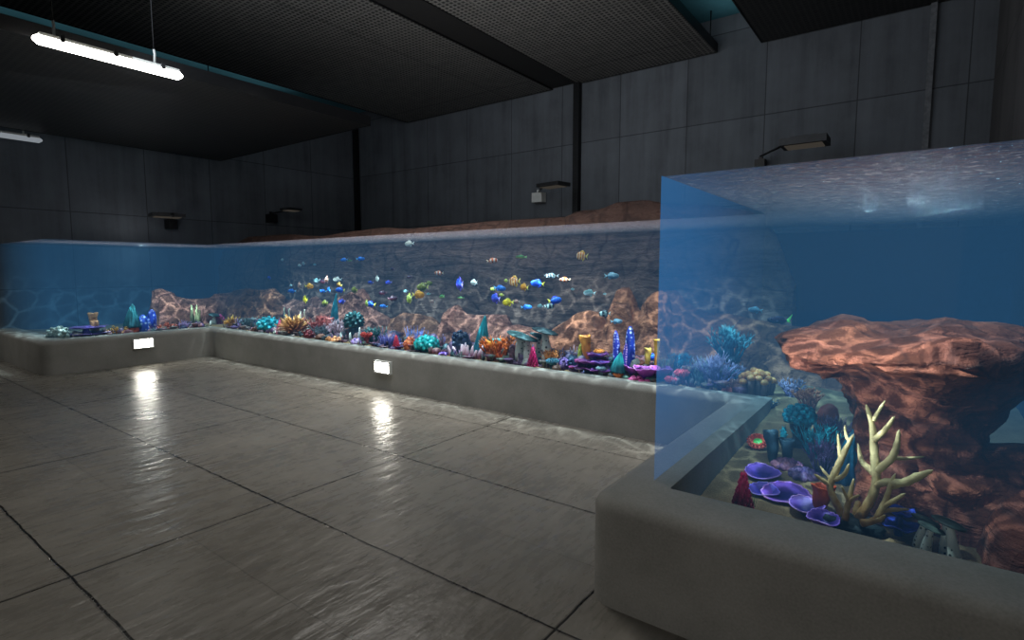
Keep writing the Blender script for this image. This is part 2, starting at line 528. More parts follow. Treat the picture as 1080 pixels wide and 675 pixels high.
def flood(mount, head, face, label, boxm, hsize=(.42, .3, .07), tilt=0.0, rz=0.0, ms=1.0):
    """mount on the wall, head at the end of a thin arm"""
    e = empty('flood_lamp', mount, 0, label, 'lamp', 'flood lamps over the aquarium')
    d = Vector(head) - Vector(mount)
    mb = MB().box((-.14 * ms, -.08, -.12 * ms), (.14 * ms, .1, .1 * ms)); mb.box((-.03, -.03, .1 * ms), (.03, .03, .17 * ms))
    mb.build('mount_box', boxm, e, False)
    MB().tube([(0, 0, .12), d * .5 + Vector((0, 0, .06)), d], .02, 8).build('arm', M_black, e)
    MB().blob(d, .045).build('joint', M_black, e)
    hx, hy, hz = hsize
    h = MB(); h.box((-hx, -hy, -hz), (hx, hy, hz * .6)); h.box((-hx * .6, -hy * .6, hz * .6), (hx * .6, hy * .6, hz))
    ho = h.build('lamp_head', M_dark, e, False)
    ho.location = d + Vector((hx * .9 if face >= 0 else -hx * .9, 0, .02)); ho.rotation_euler = (0, tilt, rz)
    g = MB().box((-hx * .8, -hy * .75, -hz - .012), (hx * .8, hy * .75, -hz - .002)).build('glass', M_spotwhite, ho, False)
    return e


def at11(px, py): return at(px, py, 1, 10.9)


M_mountdark = mat_plain('brown_black_mount', (38, 34, 30), .6)
flood(at(802, 172, 1, 10.8), at(827, 153, 1, 9.9), 1, 'dark flood lamp on a long thin arm above the right part of the aquarium', M_mountdark, (.33, .24, .07), ms=.6)
flood(at(568, 208, 1, 10.85), at(572, 197, 1, 9.9), 1, 'flood lamp with white mount box on the back wall, mid aquarium', M_white, (.3, .2, .045), rz=-.15)
flood(at(180, 236, 0, -14.15), at(182, 227, 0, -13.4), -1, 'black flood lamp over the left arm of the aquarium', M_black, (.32, .26, .045), rz=PI / 2 - .2)
flood(at(286, 230, 0, -14.15), at(303, 222, 0, -13.6), 1, 'faint black flood lamp high in the dark room corner', M_black, (.2, .2, .035), rz=PI / 2)

# ------------------------------------------------------------------ water and glass
ZT = 2.18


def glass_mat():
    t = NT('tank_glass')
    tr = t.n('ShaderNodeBsdfTransparent'); tr.inputs[0].default_value = (.97, .985, .99, 1)
    gl = t.n('ShaderNodeBsdfGlossy'); gl.inputs['Roughness'].default_value = .02
    lw = t.n('ShaderNodeFresnel', IOR=1.25)
    mx = t.n('ShaderNodeMixShader'); t.l(t.math('MULTIPLY', lw.outputs[0], .12), mx.inputs[0]); t.l(tr.outputs[0], mx.inputs[1]); t.l(gl.outputs[0], mx.inputs[2])
    t.l(mx.outputs[0], t.out.inputs['Surface']); return t.m


def haze_mat(name, amount, c, z0=None, z1=None):
    """glass sheet glowing blue as painted water haze, optionally stronger towards front and top"""
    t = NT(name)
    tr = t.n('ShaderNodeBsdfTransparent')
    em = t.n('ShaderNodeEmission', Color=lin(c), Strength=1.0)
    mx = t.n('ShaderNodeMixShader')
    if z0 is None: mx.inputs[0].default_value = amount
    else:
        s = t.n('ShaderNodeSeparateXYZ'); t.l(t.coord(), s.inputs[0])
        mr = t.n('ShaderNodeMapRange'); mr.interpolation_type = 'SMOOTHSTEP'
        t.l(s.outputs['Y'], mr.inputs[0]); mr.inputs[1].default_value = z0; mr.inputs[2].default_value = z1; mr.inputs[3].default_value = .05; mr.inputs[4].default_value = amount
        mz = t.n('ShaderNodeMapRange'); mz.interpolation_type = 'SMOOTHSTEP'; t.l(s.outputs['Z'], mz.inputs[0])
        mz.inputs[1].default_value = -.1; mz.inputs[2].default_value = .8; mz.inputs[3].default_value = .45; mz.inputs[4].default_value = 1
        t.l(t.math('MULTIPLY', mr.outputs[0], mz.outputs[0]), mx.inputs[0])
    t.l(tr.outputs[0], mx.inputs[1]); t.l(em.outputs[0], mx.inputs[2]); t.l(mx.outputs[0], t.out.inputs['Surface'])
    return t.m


def water_mat():
    t = NT('aquarium_water')
    g = t.coord()
    geo = t.n('ShaderNodeNewGeometry')
    s = t.n('ShaderNodeSeparateXYZ'); t.l(geo.outputs['True Normal'], s.inputs[0])
    top = t.math('GREATER_THAN', t.math('ABSOLUTE', s.outputs['Z']), .9)
    rip = t.math('ADD', t.noise(t.mapping(g, (7, 11, 1)), 1.5, 4, .6, .6), t.math('MULTIPLY', t.noise(g, 26, 2), .25))
    bp = t.bump(rip, .8, .06)
    gl = t.n('ShaderNodeBsdfGlossy'); gl.inputs['Roughness'].default_value = .025; gl.inputs['Color'].default_value = (.95, .93, .95, 1)
    t.l(bp, gl.inputs['Normal'])
    tr = t.n('ShaderNodeBsdfTransparent')
    m1 = t.n('ShaderNodeMixShader')
    dt = t.n('ShaderNodeVectorMath', operation='DOT_PRODUCT'); t.l(geo.outputs['Incoming'], dt.inputs[0]); t.l(geo.outputs['True Normal'], dt.inputs[1])
    fr = t.n('ShaderNodeMapRange'); fr.interpolation_type = 'SMOOTHSTEP'
    t.l(t.math('ABSOLUTE', dt.outputs['Value']), fr.inputs[0]); fr.inputs[1].default_value = .25; fr.inputs[2].default_value = .8; fr.inputs[3].default_value = .85; fr.inputs[4].default_value = .1
    t.l(fr.outputs[0], m1.inputs[0])
    t.l(tr.outputs[0], m1.inputs[1]); t.l(gl.outputs[0], m1.inputs[2])
    tl = t.n('ShaderNodeBsdfTranslucent'); df = t.n('ShaderNodeBsdfDiffuse')
    crest = t.noise(t.mapping(g, (9, 13, 1)), 2.2, 4, .7, .8)
    refl_col = t.ramp(crest, [(.36, (.04, .035, .05)), (.54, (.22, .18, .19)), (.68, (.62, .53, .52))])  # rock reflections painted as pinkish grey noise on the surface
    t.l(refl_col, tl.inputs[0]); t.l(refl_col, df.inputs[0])
    ad2 = t.n('ShaderNodeAddShader'); t.l(tl.outputs[0], ad2.inputs[0]); t.l(df.outputs[0], ad2.inputs[1])
    m3 = t.n('ShaderNodeMixShader'); t.l(t.math('MULTIPLY', fr.outputs[0], .5), m3.inputs[0]); t.l(m1.outputs[0], m3.inputs[1]); t.l(tl.outputs[0], m3.inputs[2])
    m1 = m3
    m2 = t.n('ShaderNodeMixShader'); t.l(top, m2.inputs[0])
    tr2 = t.n('ShaderNodeBsdfTransparent')
    t.l(tr2.outputs[0], m2.inputs[1]); t.l(m1.outputs[0], m2.inputs[2])
    t.l(m2.outputs[0], t.out.inputs['Surface'])
    ab = t.n('ShaderNodeVolumeAbsorption'); ab.inputs['Color'].default_value = (.35, .62, .72, 1); ab.inputs['Density'].default_value = WATER_D
    em = t.n('ShaderNodeEmission'); em.inputs['Color'].default_value = WATER_E; em.inputs['Strength'].default_value = WATER_S  # glow stands in for light scattered within the water
    ad = t.n('ShaderNodeAddShader'); t.l(ab.outputs[0], ad.inputs[0]); t.l(em.outputs[0], ad.inputs[1])
    t.l(ad.outputs[0], t.out.inputs['Volume'])
    return t.m


WATER_D = .68
_sig = [WATER_D * (1 - x) for x in (.35, .62, .72)]
_eq = lin((36, 82, 128))
WATER_E = (_eq[0] * _sig[0], _eq[1] * _sig[1], _eq[2] * _sig[2], 1)
WATER_S = 1.0
poly = [(-14.285, 2.66), (-11.25, 2.66), (-11.25, 5.21), (-1.09, 5.21), (-1.09, 2.81), (.735, 2.81), (.735, 7.05), (-14.285, 7.05)]
w = MB()
n_ = len(poly)
w.add([(x, y, .3) for x, y in poly] + [(x, y, ZT) for x, y in poly],
      [(0, 7, 2, 1), (2, 7, 3), (3, 7, 6), (3, 6, 5, 4), (8, 9, 10, 15), (10, 11, 15), (11, 14, 15), (11, 12, 13, 14)] + [(i, (i + 1) % n_, n_ + (i + 1) % n_, n_ + i) for i in range(n_)])
wo = w.build('aquarium_water', water_mat(), None, False)
tag(wo, 'clear blue water filling the whole aquarium with a rippled surface', 'water', None, 'stuff')

M_glass = glass_mat()
ge = empty('aquarium_glass', (-6, 5.19, .55), 0, 'clear glass walls of the large aquarium standing on the concrete plinth', 'aquarium')


def pane(name, a, b, mat):
    m = MB(); o = ge.location
    m.add([(a[0] - o.x, a[1] - o.y, 0), (b[0] - o.x, b[1] - o.y, 0), (b[0] - o.x, b[1] - o.y, ZT + .004 - .55), (a[0] - o.x, a[1] - o.y, ZT + .004 - .55)], [(0, 1, 2, 3)])
    return m.build(name, mat, ge, False)


pane('glass_pane', (-14.28, 2.65), (-11.24, 2.65), M_glass)
pane('glass_pane', (-11.24, 2.65), (-11.24, 5.2), M_glass)
pane('glass_pane', (-11.24, 5.2), (-1.1, 5.2), M_glass)
pane('glass_pane', (-1.1, 5.2), (-1.1, 2.8), haze_mat('painted_haze_glass', .62, (48, 108, 164), 0.1, -2.4))  # water haze painted onto this pane as a blue glow
pane('glass_pane', (-1.1, 2.8), (.745, 2.8), M_glass)
# ================================================================== sand bed


def sand_z(x, y):
    if x < -11.3 and y < 5.0: base = .5
    else:
        t = max(0, min(1, (y - 3.2) / 2.1))
        base = .335 + .115 * t
        if y > 5.1: base += .07 * min(1, (y - 5.1) / .35)
        if x < -1.4: base = .53
    return base + .018 * noise.noise(Vector((x * 2.2, y * 2.2, 3)))


def sand_mat():
    t = NT('tan_sand'); g = t.coord()
    a = t.noise(g, 6, 5); f = t.noise(g, 120, 2)
    wv = t.noise(t.mapping(g, (3, 22, 1)), 1.2, 3)
    col = t.ramp(t.math('ADD', t.math('MULTIPLY', a, .5), t.math('MULTIPLY', f, .5)), [(.35, lin((112, 88, 60))), (.65, lin((160, 130, 92)))])
    t.principled(col, .95, t.bump(t.math('ADD', f, wv), .35, .01)); return t.m


M_sand = sand_mat()
sm = MB()


def sand_patch(x0, x1, y0, y1, step):
    nx = int((x1 - x0) / step); ny = int((y1 - y0) / step); vs = []; fs = []
    for j in range(ny + 1):
        for i in range(nx + 1):
            x = x0 + (x1 - x0) * i / nx; y = y0 + (y1 - y0) * j / ny
            vs.append((x, y, sand_z(x, y)))
    for j in range(ny):
        for i in range(nx):
            a = j * (nx + 1) + i; fs.append((a, a + 1, a + nx + 2, a + nx + 1))
    sm.add(vs, fs)


sand_patch(-.985, .74, 2.75, 7.04, .06)
sand_patch(-14.28, -.985, 5.305, 7.04, .1)
sand_patch(-14.28, -11.465, 2.865, 5.305, .1)
tag(sm.build('sand_bed', M_sand), 'pale tan sand covering the bottom of the aquarium', 'sand', None, 'stuff')

# ================================================================== rocks
M_rock = rock_mat('red_brown_rock', (142, 82, 56), (196, 122, 84), (58, 34, 30))
M_rock2 = rock_mat('dark_red_rock', (118, 56, 36), (158, 84, 54), (40, 22, 18), .9, 6, .8)
M_rockb = rock_mat('grey_brown_backdrop', (124, 86, 72), (160, 116, 98), (50, 36, 34), .55, 4.5, .9, 1.87)
M_rockp = rock_mat('pink_brown_rock', (158, 96, 80), (206, 134, 108), (66, 42, 44), 1.4)


def nv(P):
    return Vector((noise.noise(P + Vector((9.3, -1.5, -7.9))), noise.noise(P + Vector((3.1, 12.7, 5.3))), noise.noise(P + Vector((-6.4, 2.2, 14.6)))))


def ridge(name, crest, Y, fd, bd, mat, label, group=None, amp=.07, step=.06, axis=1, p=.55, base=.3, freq=1.6, cat='rock'):
    if group == 'reef rocks of the long run':
        Y += .2 if axis == 1 else -.2; fd *= .72; amp *= 1.5
    pts = []
    for px, py in crest:
        q = at(px, py, axis, Y)
        pts.append((q.y if axis == 0 else q.x, q.z))
    pts.sort()
    us = []
    a = pts[0][0]
    while a < pts[-1][0]:
        us.append(a); a += step
    us.append(pts[-1][0])

    def top(u):
        for (u0, z0), (u1, z1) in zip(pts, pts[1:]):
            if u <= u1 + 1e-9:
                k = (u - u0) / max(1e-6, u1 - u0); k = k * k * (3 - 2 * k) * .5 + k * .5
                return z0 + (z1 - z0) * k
        return pts[-1][1]
    NV = 16; vs = []
    cx = (pts[0][0] + pts[-1][0]) / 2
    for u in us:
        for v in range(NV + 6):
            if v < NV:
                t = v / (NV - 1); off = -fd * (1 - t) ** 1.0; z = base + (top(u) - base) * math.sin(t * PI / 2) ** p
            else:
                t = 1 - (v - NV + 1) / 6; off = bd * (1 - t); z = base + (top(u) - base) * max(0, t) ** .4
            P = Vector((u, Y + off, z)) if axis == 1 else Vector((Y - off, u, z))
            ed = min(1, abs(off) / (.3 * fd) + .12)
            n = nv(P * freq) * amp + nv(P * freq * 2.7) * amp * .5 + nv(P * freq * 6) * amp * .33
            st = math.sin(z * 38 + 3 * noise.noise(P * 1.2)) * .012
            n.y += st
            k = ed
            P = P + Vector((n.x * .6, n.y, n.z * .45)) * (k if v < NV else .5)
            vs.append(P)
    W = NV + 6; fs = []
    for i in range(len(us) - 1):
        for j in range(W - 1):
            a = i * W + j; fs.append((a, a + W, a + W + 1, a + 1) if axis == 1 else (a, a + 1, a + W + 1, a + W))
    m = MB()
    c = Vector((cx, Y, base)) if axis == 1 else Vector((Y, cx, base))
    m.add([q - c for q in vs], fs)
    o = m.build(name, mat); o.location = c
    return tag(o, label, cat, group)


# strata bank behind the tank, rising above the water
ridge('rock_bank', [(238, 262), (262, 250), (300, 247), (340, 249), (372, 244), (405, 240), (430, 241), (470, 238), (520, 233), (560, 231), (596, 229), (612, 222), (632, 221), (655, 213), (680, 211), (702, 214), (740, 215), (790, 222), (815, 240), (840, 300)],
      6.85, .22, .12, M_rockb, 'long brown banded rock bank along the rear whose crest pokes out above the water', None, .05, .09, 1, .3)
# rocks of the long run, right to left
R1 = [(688, 355), (694, 322), (702, 306), (715, 306), (724, 318), (735, 325), (750, 330), (770, 331), (800, 337), (830, 343), (860, 346), (890, 352), (930, 356)]
ridge('rock_ridge', R1, 6.45, .75, .3, M_rock, 'broad bluish rock slope behind the right glass corner, net of light on it', 'reef rocks of the long run', .08, .06)
ridge('rock_spire', [(640, 390), (646, 345), (650, 312), (656, 303), (664, 303), (670, 314), (676, 330), (684, 318), (690, 309), (698, 306), (706, 312), (712, 345), (716, 390)], 6.15, .55, .3, M_rock,
      'tall twin-peaked red rock behind the blue spotted columns', 'reef rocks of the long run', .06, .035)
ridge('rock_mound', [(565, 372), (580, 350), (598, 338), (612, 329), (622, 327), (634, 330), (642, 342), (650, 360), (655, 385)], 6.05, .6, .3, M_rock,
      'smooth red rock mound sloping up left of the twin-peaked rock', 'reef rocks of the long run', .05, .045)
ridge('rock_ledge', [(522, 380), (530, 347), (545, 342), (560, 345), (575, 348), (590, 352), (602, 366), (612, 385)], 6.0, .5, .3, M_rockp,
      'low pink-brown rock ledge behind the spotted mushroom corals', 'reef rocks of the long run', .06, .045)
ridge('rock_peak', [(462, 385), (468, 345), (474, 325), (484, 321), (492, 331), (504, 332), (520, 331), (536, 332), (545, 350), (552, 380)], 6.15, .5, .3, M_rockp,
      'pink-brown rock with a knobbly peak behind the pink-white finger coral', 'reef rocks of the long run', .08, .045)
ridge('rock_mound', [(405, 375), (412, 340), (425, 330), (440, 331), (455, 334), (468, 345), (475, 370)], 6.3, .6, .25, M_rock,
      'dark low rock mound behind the turquoise ball coral', 'reef rocks of the long run', .08, .05)
ridge('rock_arch', [(330, 362), (338, 330), (348, 320), (360, 312), (372, 309), (384, 304), (390, 310), (394, 326), (404, 331), (415, 340), (420, 370)], 6.15, .5, .3, M_rockp,
      'pink rock with a diagonal crest among the blue fish, left of centre', 'reef rocks of the long run', .09, .05)
ridge('rock_ridge', [(292, 362), (296, 320), (308, 315), (322, 318), (334, 312), (342, 320), (350, 345), (354, 362)], 6.3, .5, .25, M_rockp,
      'pink-grey rock ridge behind the large orange anemone', 'reef rocks of the long run', .08, .06)
ridge('rock_ridge', [(236, 352), (240, 312), (248, 306), (262, 304), (275, 306), (290, 304), (300, 312), (306, 345), (310, 358)], 6.2, .6, .3, M_rock,
      'shadowed blue-grey rock ridge behind the turquoise finger coral', 'reef rocks of the long run', .09, .07)
ridge('rock_ridge', [(159, 348), (160, 306), (168, 304), (178, 307), (188, 313), (200, 315), (212, 315), (222, 314), (226, 310), (238, 309), (248, 307), (256, 320), (260, 346)], -12.6, .7, .3, M_rockp,
      'orange-brown rock ridge at the back of the left arm, ending in a sheer left edge', 'reef rocks of the long run', .09, .06, 0)

# big overhanging rock in the right part of the tank


def overhang():
    yc = 4.15
    rows = [  # (left px, right px, py, depth half)
        (925, 1080, 560, .55), (915, 1085, 520, .55), (905, 1080, 480, .6), (898, 1052, 462, .5), (892, 1046, 440, .42), (888, 1050, 425, .42),
        (882, 1062, 410, .46), (870, 1096, 397, .54), (855, 1124, 385, .64), (840, 1138, 373, .72), (830, 1140, 363, .76), (836, 1130, 357, .66), (850, 1105, 352, .5), (880, 1075, 349, .32), (930, 1020, 347, .12)]
    N = 64; rg = []; ks = []
    K = 4
    fine = []
    for a, b in zip(rows, rows[1:]):
        for k in range(K):
            t = k / K; fine.append(tuple(x + (y - x) * t for x, y in zip(a, b)))
    fine.append(rows[-1])
    c0 = Vector((.05, yc, .3))
    for i, (l, r, py, dh) in enumerate(fine):
        A = at(l, py, 1, yc); B = at(r, py, 1, yc)
        xc = (A.x + B.x) / 2; hw = (B.x - A.x) / 2; z = (A.z + B.z) / 2
        ring = []
        for j in range(N):
            a = 2 * PI * j / N
            ca, sa = math.cos(a), math.sin(a)
            e = .75
            x = xc + hw * math.copysign(abs(ca) ** e, ca); y = yc + dh * math.copysign(abs(sa) ** e, sa)
            P = Vector((x, y, z))
            n = nv(P * 2.1) * .13 + nv(P * 4.5) * .085 + nv(P * 10) * .035
            stt = .010 * math.sin(z * 46 + 6 * noise.noise(P * 1.5)) + .006 * math.sin(z * 110 + 7 * noise.noise(P * 2))
            q = P + Vector((n.x * .6 + stt * ca, n.y * 1.2 + stt * sa * 1.5, n.z * .8))
            q.x = min(q.x, .73)
            # a recess and hollows under the lip
            ring.append(q - c0)
        rg.append(ring)
    m = MB().rings(rg)
    o = m.build('overhang_rock', M_rock2); o.location = c0
    tag(o, 'huge red-brown mushroom-shaped rock with flat overhanging top at the right', 'rock', 'large rocks of the right arm')


overhang()
ridge('ledge_rock', [(896, 560), (902, 500), (908, 472), (925, 466), (960, 466), (1000, 467), (1040, 466), (1078, 467), (1105, 470)], 3.9, .52, .5, M_rock2,
      'stepped red rock ledge at the lower right under the overhanging rock', 'large rocks of the right arm', .15, .03, 1, .42, .25, 1.8)
ridge('boulder', [(1026, 590), (1032, 562), (1044, 540), (1062, 524), (1085, 514), (1120, 512)], 3.42, .36, .3, M_rock2,
      'red rock boulder by the front glass at the right edge below the stepped ledge', 'large rocks of the right arm', .1, .03, 1, .42, .25, 1.8)
ridge('dome_rock', [(905, 366), (925, 354), (950, 348), (975, 346), (1000, 347), (1015, 354), (1024, 368)], 5.4, .4, .4, M_rockp,
      'small rounded grey rock top peeping over the overhanging rock', 'large rocks of the right arm', .05, .04, 1, .5, .6)

# ================================================================== coral builders (each returns its root; base at the local origin)


def spiky_cone(root, h, w, c1, c2, seed):
    rn = random.Random(seed); r = w / 2; mt = cmat(c1, c2, 'grad', .4)
    MB().lathe([(r * .72, 0), (r * .6, h * .35), (r * .35, h * .7), (r * .1, h * .93)], 12).build('core', mt, root)
    sp = MB()
    for k in range(9):
        t = k / 9; n = max(4, int(11 * (1 - t)))
        for j in range(n):
            a = 2 * PI * (j + .5 * (k % 2)) / n + rn.uniform(-.1, .1)
            rr = r * (.78 * (1 - t) + .02); z = h * (t * .9)
            d = Vector((math.cos(a), math.sin(a), 0)); L = h * .17
            p = d * rr + Vector((0, 0, z))
            sp.tube([p - d * r * .1, p + d * r * .12 + Vector((0, 0, L * .45)), p + d * r * .06 + Vector((0, 0, L))], [r * .13, r * .12, .001], 5)
    sp.tube([(0, 0, h * .85), (0, 0, h)], [r * .12, .001], 5)
    sp.build('scales', mt, root)


def cup(root, h, w, c1, c2, seed):
    r = w / 2; rn = random.Random(seed); ph = rn.uniform(0, 6)

    def wob(a, rad, z):
        k = (z / h) ** 2 if z > 0 else 0
        return (1 + .07 * k * math.sin(3 * a + ph) + .03 * k * math.sin(13 * a), h * .07 * k * math.sin(3 * a + ph * 2) + h * .03 * k * math.sin(13 * a) + 0.0)
    MB().lathe([(r * .22, 0), (r * .3, h * .25), (r * .62, h * .6), (r * .95, h * .93), (r, h), (r * .93, h * .97), (r * .62, h * .7), (r * .3, h * .42), (r * .1, h * .36)], 36, (0, 0, 0), wob).build('bowl', cmat(c1, c2, 'radial', .45, 14, .35, .98), root)
    ring = []
    for j in range(37):
        a = 2 * PI * j / 36; k = wob(a, r, h); ring.append((r * k[0] * math.cos(a), r * k[0] * math.sin(a), h + k[1]))
    MB().tube(ring, w * .022, 5).build('rim', cmat(tuple(min(255, int(x * 1.1 + 25)) for x in c2), None, 'mottle'), root)


def plates(root, h, w, c1, c2, seed, n=3):
    rn = random.Random(seed)
    MB().lathe([(w * .14, 0), (w * .1, h * .5), (w * .05, h * .9)], 8).build('stalk', cmat(c1, None, 'mottle'), root)
    for i in range(n):
        z = h * (i + 1) / n; r = w / 2 * (1 - .16 * i) * rn.uniform(.85, 1); ph = rn.uniform(0, 6)
        cx, cy = rn.uniform(-.14, .14) * w, rn.uniform(-.14, .14) * w

        def wob(a, rad, zz): return (1 + .14 * math.sin(4 * a + ph) + .06 * math.sin(9 * a), .04 * h * math.sin(5 * a + ph))
        t = h * .07
        MB().lathe([(r * .1, -t * 3), (r * .6, -t * 2), (r, -t * .4), (r, 0), (r * .7, -t * .5), (r * .1, -t * .9)], 26, (cx, cy, z), wob).build('plate', cmat(c1, c2, 'radial', .45, 14, .3, .95), root)


def mushroom(root, h, w, c1, c2, seed, tilt=.35):
    rn = random.Random(seed); r = w / 2
    lean = Vector((rn.uniform(-.15, .15), rn.uniform(-.1, .1), 0)) * h
    MB().tube([(0, 0, 0), lean * .2 + Vector((0, 0, h * .3)), lean * .6 + Vector((0, 0, h * .65)), lean + Vector((0, 0, h * .9))], [r * .42, r * .4, r * .27, r * .22], 10).build('stem', cmat((222, 220, 204), (60, 62, 60), 'dots', .5, 8 / max(h, .05), .2, .3), root)
    cp = MB().lathe([(r * .15, -.04 * r), (r * .7, -.02 * r), (r * .98, .03 * r), (r, .08 * r), (r * .88, .15 * r), (r * .55, .24 * r), (r * .12, .29 * r)], 20).build('cap', cmat(c1, c2, 'mottle', .65, 20), root)
    cp.location = lean + Vector((0, 0, h * .88)); cp.rotation_euler = (-.3 * tilt, tilt * rn.uniform(.6, 1), 0)


def ball_cluster(root, h, w, c1, c2, seed, n=26, trunk=0.0, ct=(34, 62, 74), sz=.17):
    rn = random.Random(seed); r = w / 2
    zc = h * (trunk + (1 - trunk) * .45)
    if trunk: MB().tube([(0, 0, 0), (r * .1, 0, h * trunk * .5), (0, 0, h * trunk), (0, 0, zc)], [r * .5, r * .42, r * .5, r * .55], 10).build('trunk', cmat(ct, None, 'mottle'), root)
    m = MB(); hz = h * (1 - trunk) * .55
    m.blob((0, 0, zc), (r * .7, r * .7, hz * .75))
    for k in range(n):
        z = 1 - 1.5 * (k + .5) / n; a = k * 2.399
        q = math.sqrt(max(0, 1 - z * z))
        s = w * sz * rn.uniform(.75, 1.2)
        d = Vector((q * math.cos(a), q * math.sin(a), z))
        m.tube([(d.x * r * .3, d.y * r * .3, zc + d.z * hz * .3), (d.x * r * .68, d.y * r * .68, zc + d.z * hz * .72), (d.x * r * .9, d.y * r * .9, zc + d.z * hz * .95)], [s * .4, s * .62, s * .3], 7)
    m.build('buds', cmat(c1, c2, 'mottle', .35, 30), root)


def knob_coral(root, h, w, c1, c2, seed, n=16):
    """knobs on thick grooved stalks"""
    rn = random.Random(seed); r = w / 2
    st = MB(); kn = MB()
    for k in range(n):
        q = math.sqrt((k + .5) / n); a = k * 2.399
        x, y = q * r * .8 * math.cos(a), q * r * .8 * math.sin(a); z = h * (.93 - .35 * q * q + rn.uniform(-.06, .06))
        st.tube([(x * .8, y * .8, 0), (x, y, z * .6), (x, y, z * .92)], [w * .09, w * .075, w * .08], 7)
        kn.blob((x, y, z * .93), (w * .105, w * .105, w * .085), 8, 6)
    st.build('stalks', cmat((96, 84, 92), (140, 112, 100), 'grad'), root)
    kn.build('knobs', cmat(c1, c2, 'mottle', .5, 40), root)


def tubes(root, h, w, c1, c2, seed, n=1, dots=False, lean=.15, open_=True):
    rn = random.Random(seed)
    for k in range(n):
        hh = h * (1 if k == 0 else rn.uniform(.55, .85)); r = w / 2 / (1 + .75 * (n - 1)) if n > 1 else w / 2
        x = 0 if n == 1 else (k - (n - 1) / 2) * w / n * .95; y = rn.uniform(-.2, .2) * w
        mt = cmat(c1, c2, 'dots', .45, 1.3 / r) if dots else cmat(c1, c2, 'grad', .5)
        lx = lean * rn.uniform(-1, 1) * hh
        if open_:
            prof = [(r * .5, 0), (r * .58, hh * .25), (r * .8, hh * .7), (r * .97, hh * .93), (r, hh * .98), (r * .86, hh * 1.0), (r * .66, hh * .9), (r * .45, hh * .45)]
        else:
            prof = [(r * .85, 0), (r, hh * .3), (r * .95, hh * .7), (r * .7, hh * .9), (r * .25, hh)]
        m = MB().lathe([(a, z) for a, z in prof], 14) if not open_ else MB().lathe([(np_[0] + (nq[0] - np_[0]) * s / 3, np_[1] + (nq[1] - np_[1]) * s / 3) for np_, nq in zip(prof, prof[1:]) for s in range(3)] + [prof[-1]], 18, (0, 0, 0), lambda a, q, z: (1 + .05 * math.sin(6 * a + k) + .3 * noise.noise(Vector((math.cos(a) * 1.2, math.sin(a) * 1.2, z / max(r, .01) * .7 + k * 5))), .12 * r * math.sin(2 * a + k) * (z / hh)))
        m.v = [(a + lx * (c / hh), b, c) for a, b, c in m.v]
        o = m.build('tube' if open_ else 'column', mt, root); o.location = (x, y, 0)
        if open_:
            MB().lathe([(r * .6, hh * .8), (r * .02, hh * .8)], 12).build('hollow', M_hole, o)


M_hole = mat_plain('dark_hollow', (40, 26, 22), .9)


def fingers(root, h, w, c1, c2, seed, n=9, thick=.09, spread=.35, taper=.5):
    rn = random.Random(seed)
    for k in range(n):
        a = rn.uniform(0, 2 * PI); q = math.sqrt(rn.random())
        x, y = q * w * .42 * math.cos(a), q * w * .3 * math.sin(a)
        if n > 3: x = (k + .5 - n / 2) / n * w * .9
        hh = h * rn.uniform(.6, 1); dx = x * spread + rn.uniform(-.1, .1) * hh
        t = w * thick
        MB().tube([(x, y, 0), (x + dx * .4, y, hh * .5), (x + dx * .8, y + rn.uniform(-.05, .05) * hh, hh * .9), (x + dx * .85, y, hh)], [t, t * .9, t * taper, t * .15], 7).build('finger', cmat(c1, c2, 'grad', .45), root)


def bush(root, h, w, c1, c2, seed, n=34, thick=.04, levels=2):
    rn = random.Random(seed); m = MB(); r = w / 2

    def br(p, d, L, t, lv):
        q = p + d * L
        mid = p + d * L * .5 + Vector((rn.uniform(-1, 1), rn.uniform(-1, 1), 0)) * L * .08
        m.tube([p, mid, q], [t, t * .85, t * (.6 if lv else .25)], 5)
        if lv:
            for _ in range(rn.choice((2, 3))):
                dd = (d + Vector((rn.uniform(-.6, .6), rn.uniform(-.6, .6), rn.uniform(0, .5)))).normalized()
                br(q, dd, L * rn.uniform(.5, .75), t * .62, lv - 1)
    k = 1 + .65 + .4 * (levels > 1)
    for i in range(n):
        a = rn.uniform(0, 2 * PI); u = rn.uniform(0, 1)
        d = Vector((math.cos(a) * u * r / h * 1.5, math.sin(a) * u * r / h * 1.2, 1)).normalized()
        br(Vector((math.cos(a) * u * r * .35, math.sin(a) * u * r * .3, 0)), d, h / k * rn.uniform(.7, 1.0), w * thick, levels)
    m.build('branches', cmat(c1, c2, 'grad', .55), root)
    MB().blob((0, 0, h * .04), (r * .5, r * .45, h * .12), 10, 6, .2, 3, seed).build('base', cmat(tuple(x // 2 for x in c1), None, 'mottle'), root)


def anemone(root, h, w, c1, c2, seed, n=60):
    rn = random.Random(seed); r = w / 2; m = MB()
    MB().blob((0, 0, h * .2), (r * .6, r * .6, h * .3)).build('body', cmat(tuple(int(x * .6) for x in c1), None, 'mottle'), root)
    for k in range(n):
        z = 1 - (k + .5) / n * .98; a = k * 2.399; q = math.sqrt(1 - z * z)
        d = Vector((q * math.cos(a) * r, q * math.sin(a) * r, z * h * .8)); j = Vector((rn.uniform(-.1, .1) * r, rn.uniform(-.1, .1) * r, rn.uniform(-.02, .1) * h))
        o = Vector((0, 0, h * .2))
        m.tube([o + d * .35, o + d * .75 + j, o + d * rn.uniform(.9, 1.05) + j * 1.5], [w * .035, w * .028, w * .012], 5)
    m.build('tentacles', cmat(c1, c2, 'grad', .45), root)


